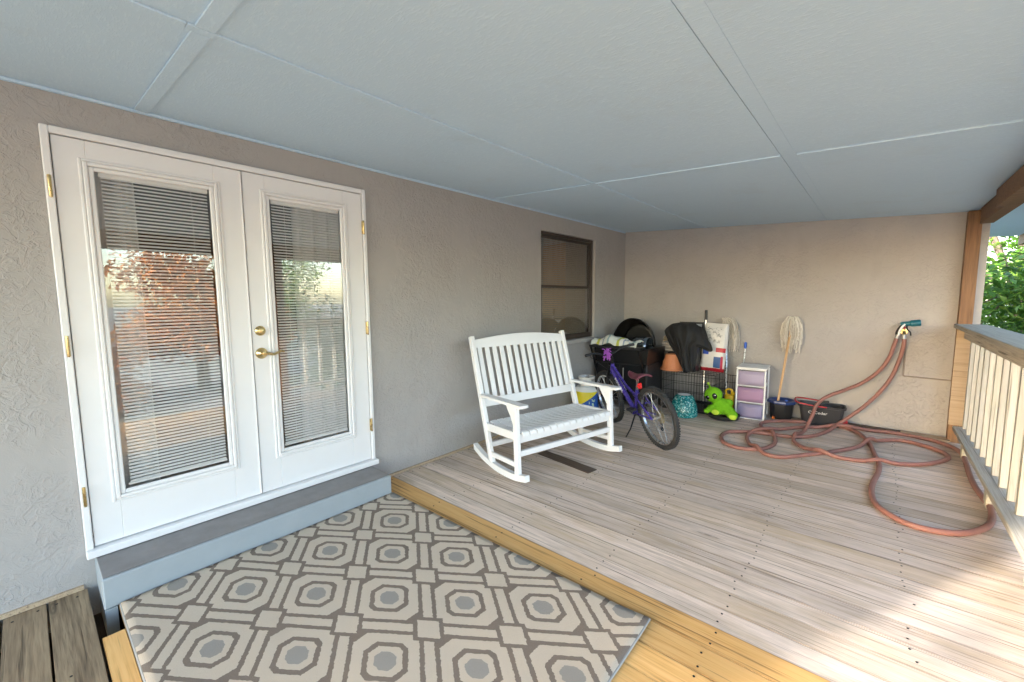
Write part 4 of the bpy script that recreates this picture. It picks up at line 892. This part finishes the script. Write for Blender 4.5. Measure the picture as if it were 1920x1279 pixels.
b = B(); b.lathe([(0, -.045), (.020, -.045), (.024, -.02), (.022, .02), (.026, .03), (.031, .036), (.034, .10), (.030, .108), (.014, .108), (0, .10)], 18, RYm, cap=False); b.obj('barrel', MTEAL, nz)
b = B(); b.tube(catmull([(.015, 0, .072), (-.010, 0, .035), (-.028, 0, -.01), (-.030, 0, -.045)], 5), [.018]*16, 10); b.obj('grip', MBLACK, nz)
b = B(); b.tube(catmull([(.02, -.018, .074), (-.004, -.019, .035), (-.020, -.019, -.01), (-.020, -.018, -.045)], 5), [.0085]*16, 8); b.obj('grip_stripe', MSPARK, nz)
b = B(); b.tube(catmull([(.035, 0, .06), (.042, 0, .02), (.065, 0, -.01), (.07, 0, -.045)], 5), .006, 8); b.obj('trigger', MBLACKM, nz)
HR = .0185
airA = [(3.107, 5.925, 1.03), (3.085, 5.915, .93), (3.055, 5.90, .80), (2.985, 5.88, .655), (2.86, 5.84, .52), (2.72, 5.78, .43), (2.575, 5.67, .355), (2.495, 5.585, .27), (2.46, 5.52, .14)]
airB = [(3.157, 5.945, 1.025), (3.158, 5.93, .93), (3.135, 5.92, .78), (3.085, 5.89, .60), (3.0, 5.85, .43), (2.885, 5.80, .27), (2.77, 5.76, .145), (2.68, 5.70, .06)]
flo = [(1548, 810), (1520, 818), (1485, 819), (1450, 815), (1420, 811), (1390, 809), (1365, 810), (1353, 817), (1357, 829), (1378, 838), (1405, 842), (1432, 841), (1451, 833), (1453, 822), (1444, 812), (1430, 803), (1427, 795), (1440, 790.5), (1475, 789.5), (1522, 792.5), (1561, 797), (1595, 805), (1618, 818), (1632, 835), (1640, 852), (1648, 868), (1647, 885), (1637, 905), (1634, 925), (1645, 948), (1680, 972), (1720, 988), (1770, 998), (1815, 999), (1850, 988), (1860, 972), (1857, 952), (1845, 936), (1828, 912), (1818, 890), (1811, 868), (1805, 853), (1792, 842), (1768, 832), (1740, 824), (1690, 814), (1640, 808), (1570, 803), (1512, 801), (1480, 803), (1440, 808), (1404, 815), (1404, 830), (1421, 844), (1444, 854), (1470, 857), (1501, 854), (1553, 848), (1600, 840), (1626, 831), (1652, 826), (1690, 826), (1730, 835), (1765, 847), (1778, 858), (1760, 866), (1720, 871), (1660, 868), (1600, 862), (1540, 851), (1500, 836), (1488, 824), (1497, 815), (1508, 807)]
fl = [floor_at(x, y_, HR+.001) for x, y_ in flo]
pts = catmull([Vector(p) for p in airB] + fl + [Vector(p) for p in airA[::-1]], 10)
zs = [p.z for p in pts]; lift = [0.0]*len(pts)
for i in range(len(pts)):                                     # where it crosses itself the later turn rides over the earlier one
    for j in range(0, i-14):
        if (pts[i].xy-pts[j].xy).length < 2.2*HR and zs[i] < .06 and zs[j] < .06: lift[i] = max(lift[i], 2*HR); break
for _ in range(10): lift = [max(lift[i]*.0+ (lift[max(0, i-1)]+lift[i]*2+lift[min(len(lift)-1, i+1)])/4, 0) for i in range(len(lift))]
pts = [Vector((p.x, p.y, p.z + min(2.1*HR, lift[i]*1.35))) for i, p in enumerate(pts)]
hose = tag(B().tube(pts, HR, 12).obj('garden_hose', MHOSE, None, smooth=180), 'long terracotta garden hose coiled on the deck and hung up at the wall', 'hose')
for e, q in ((pts[0], pts[1]), (pts[-1], pts[-2])):
    B().tube([e + (e-q).normalized()*.012, e - (e-q).normalized()*.03], .0215, 12).obj('coupling', MGREYM, hose)
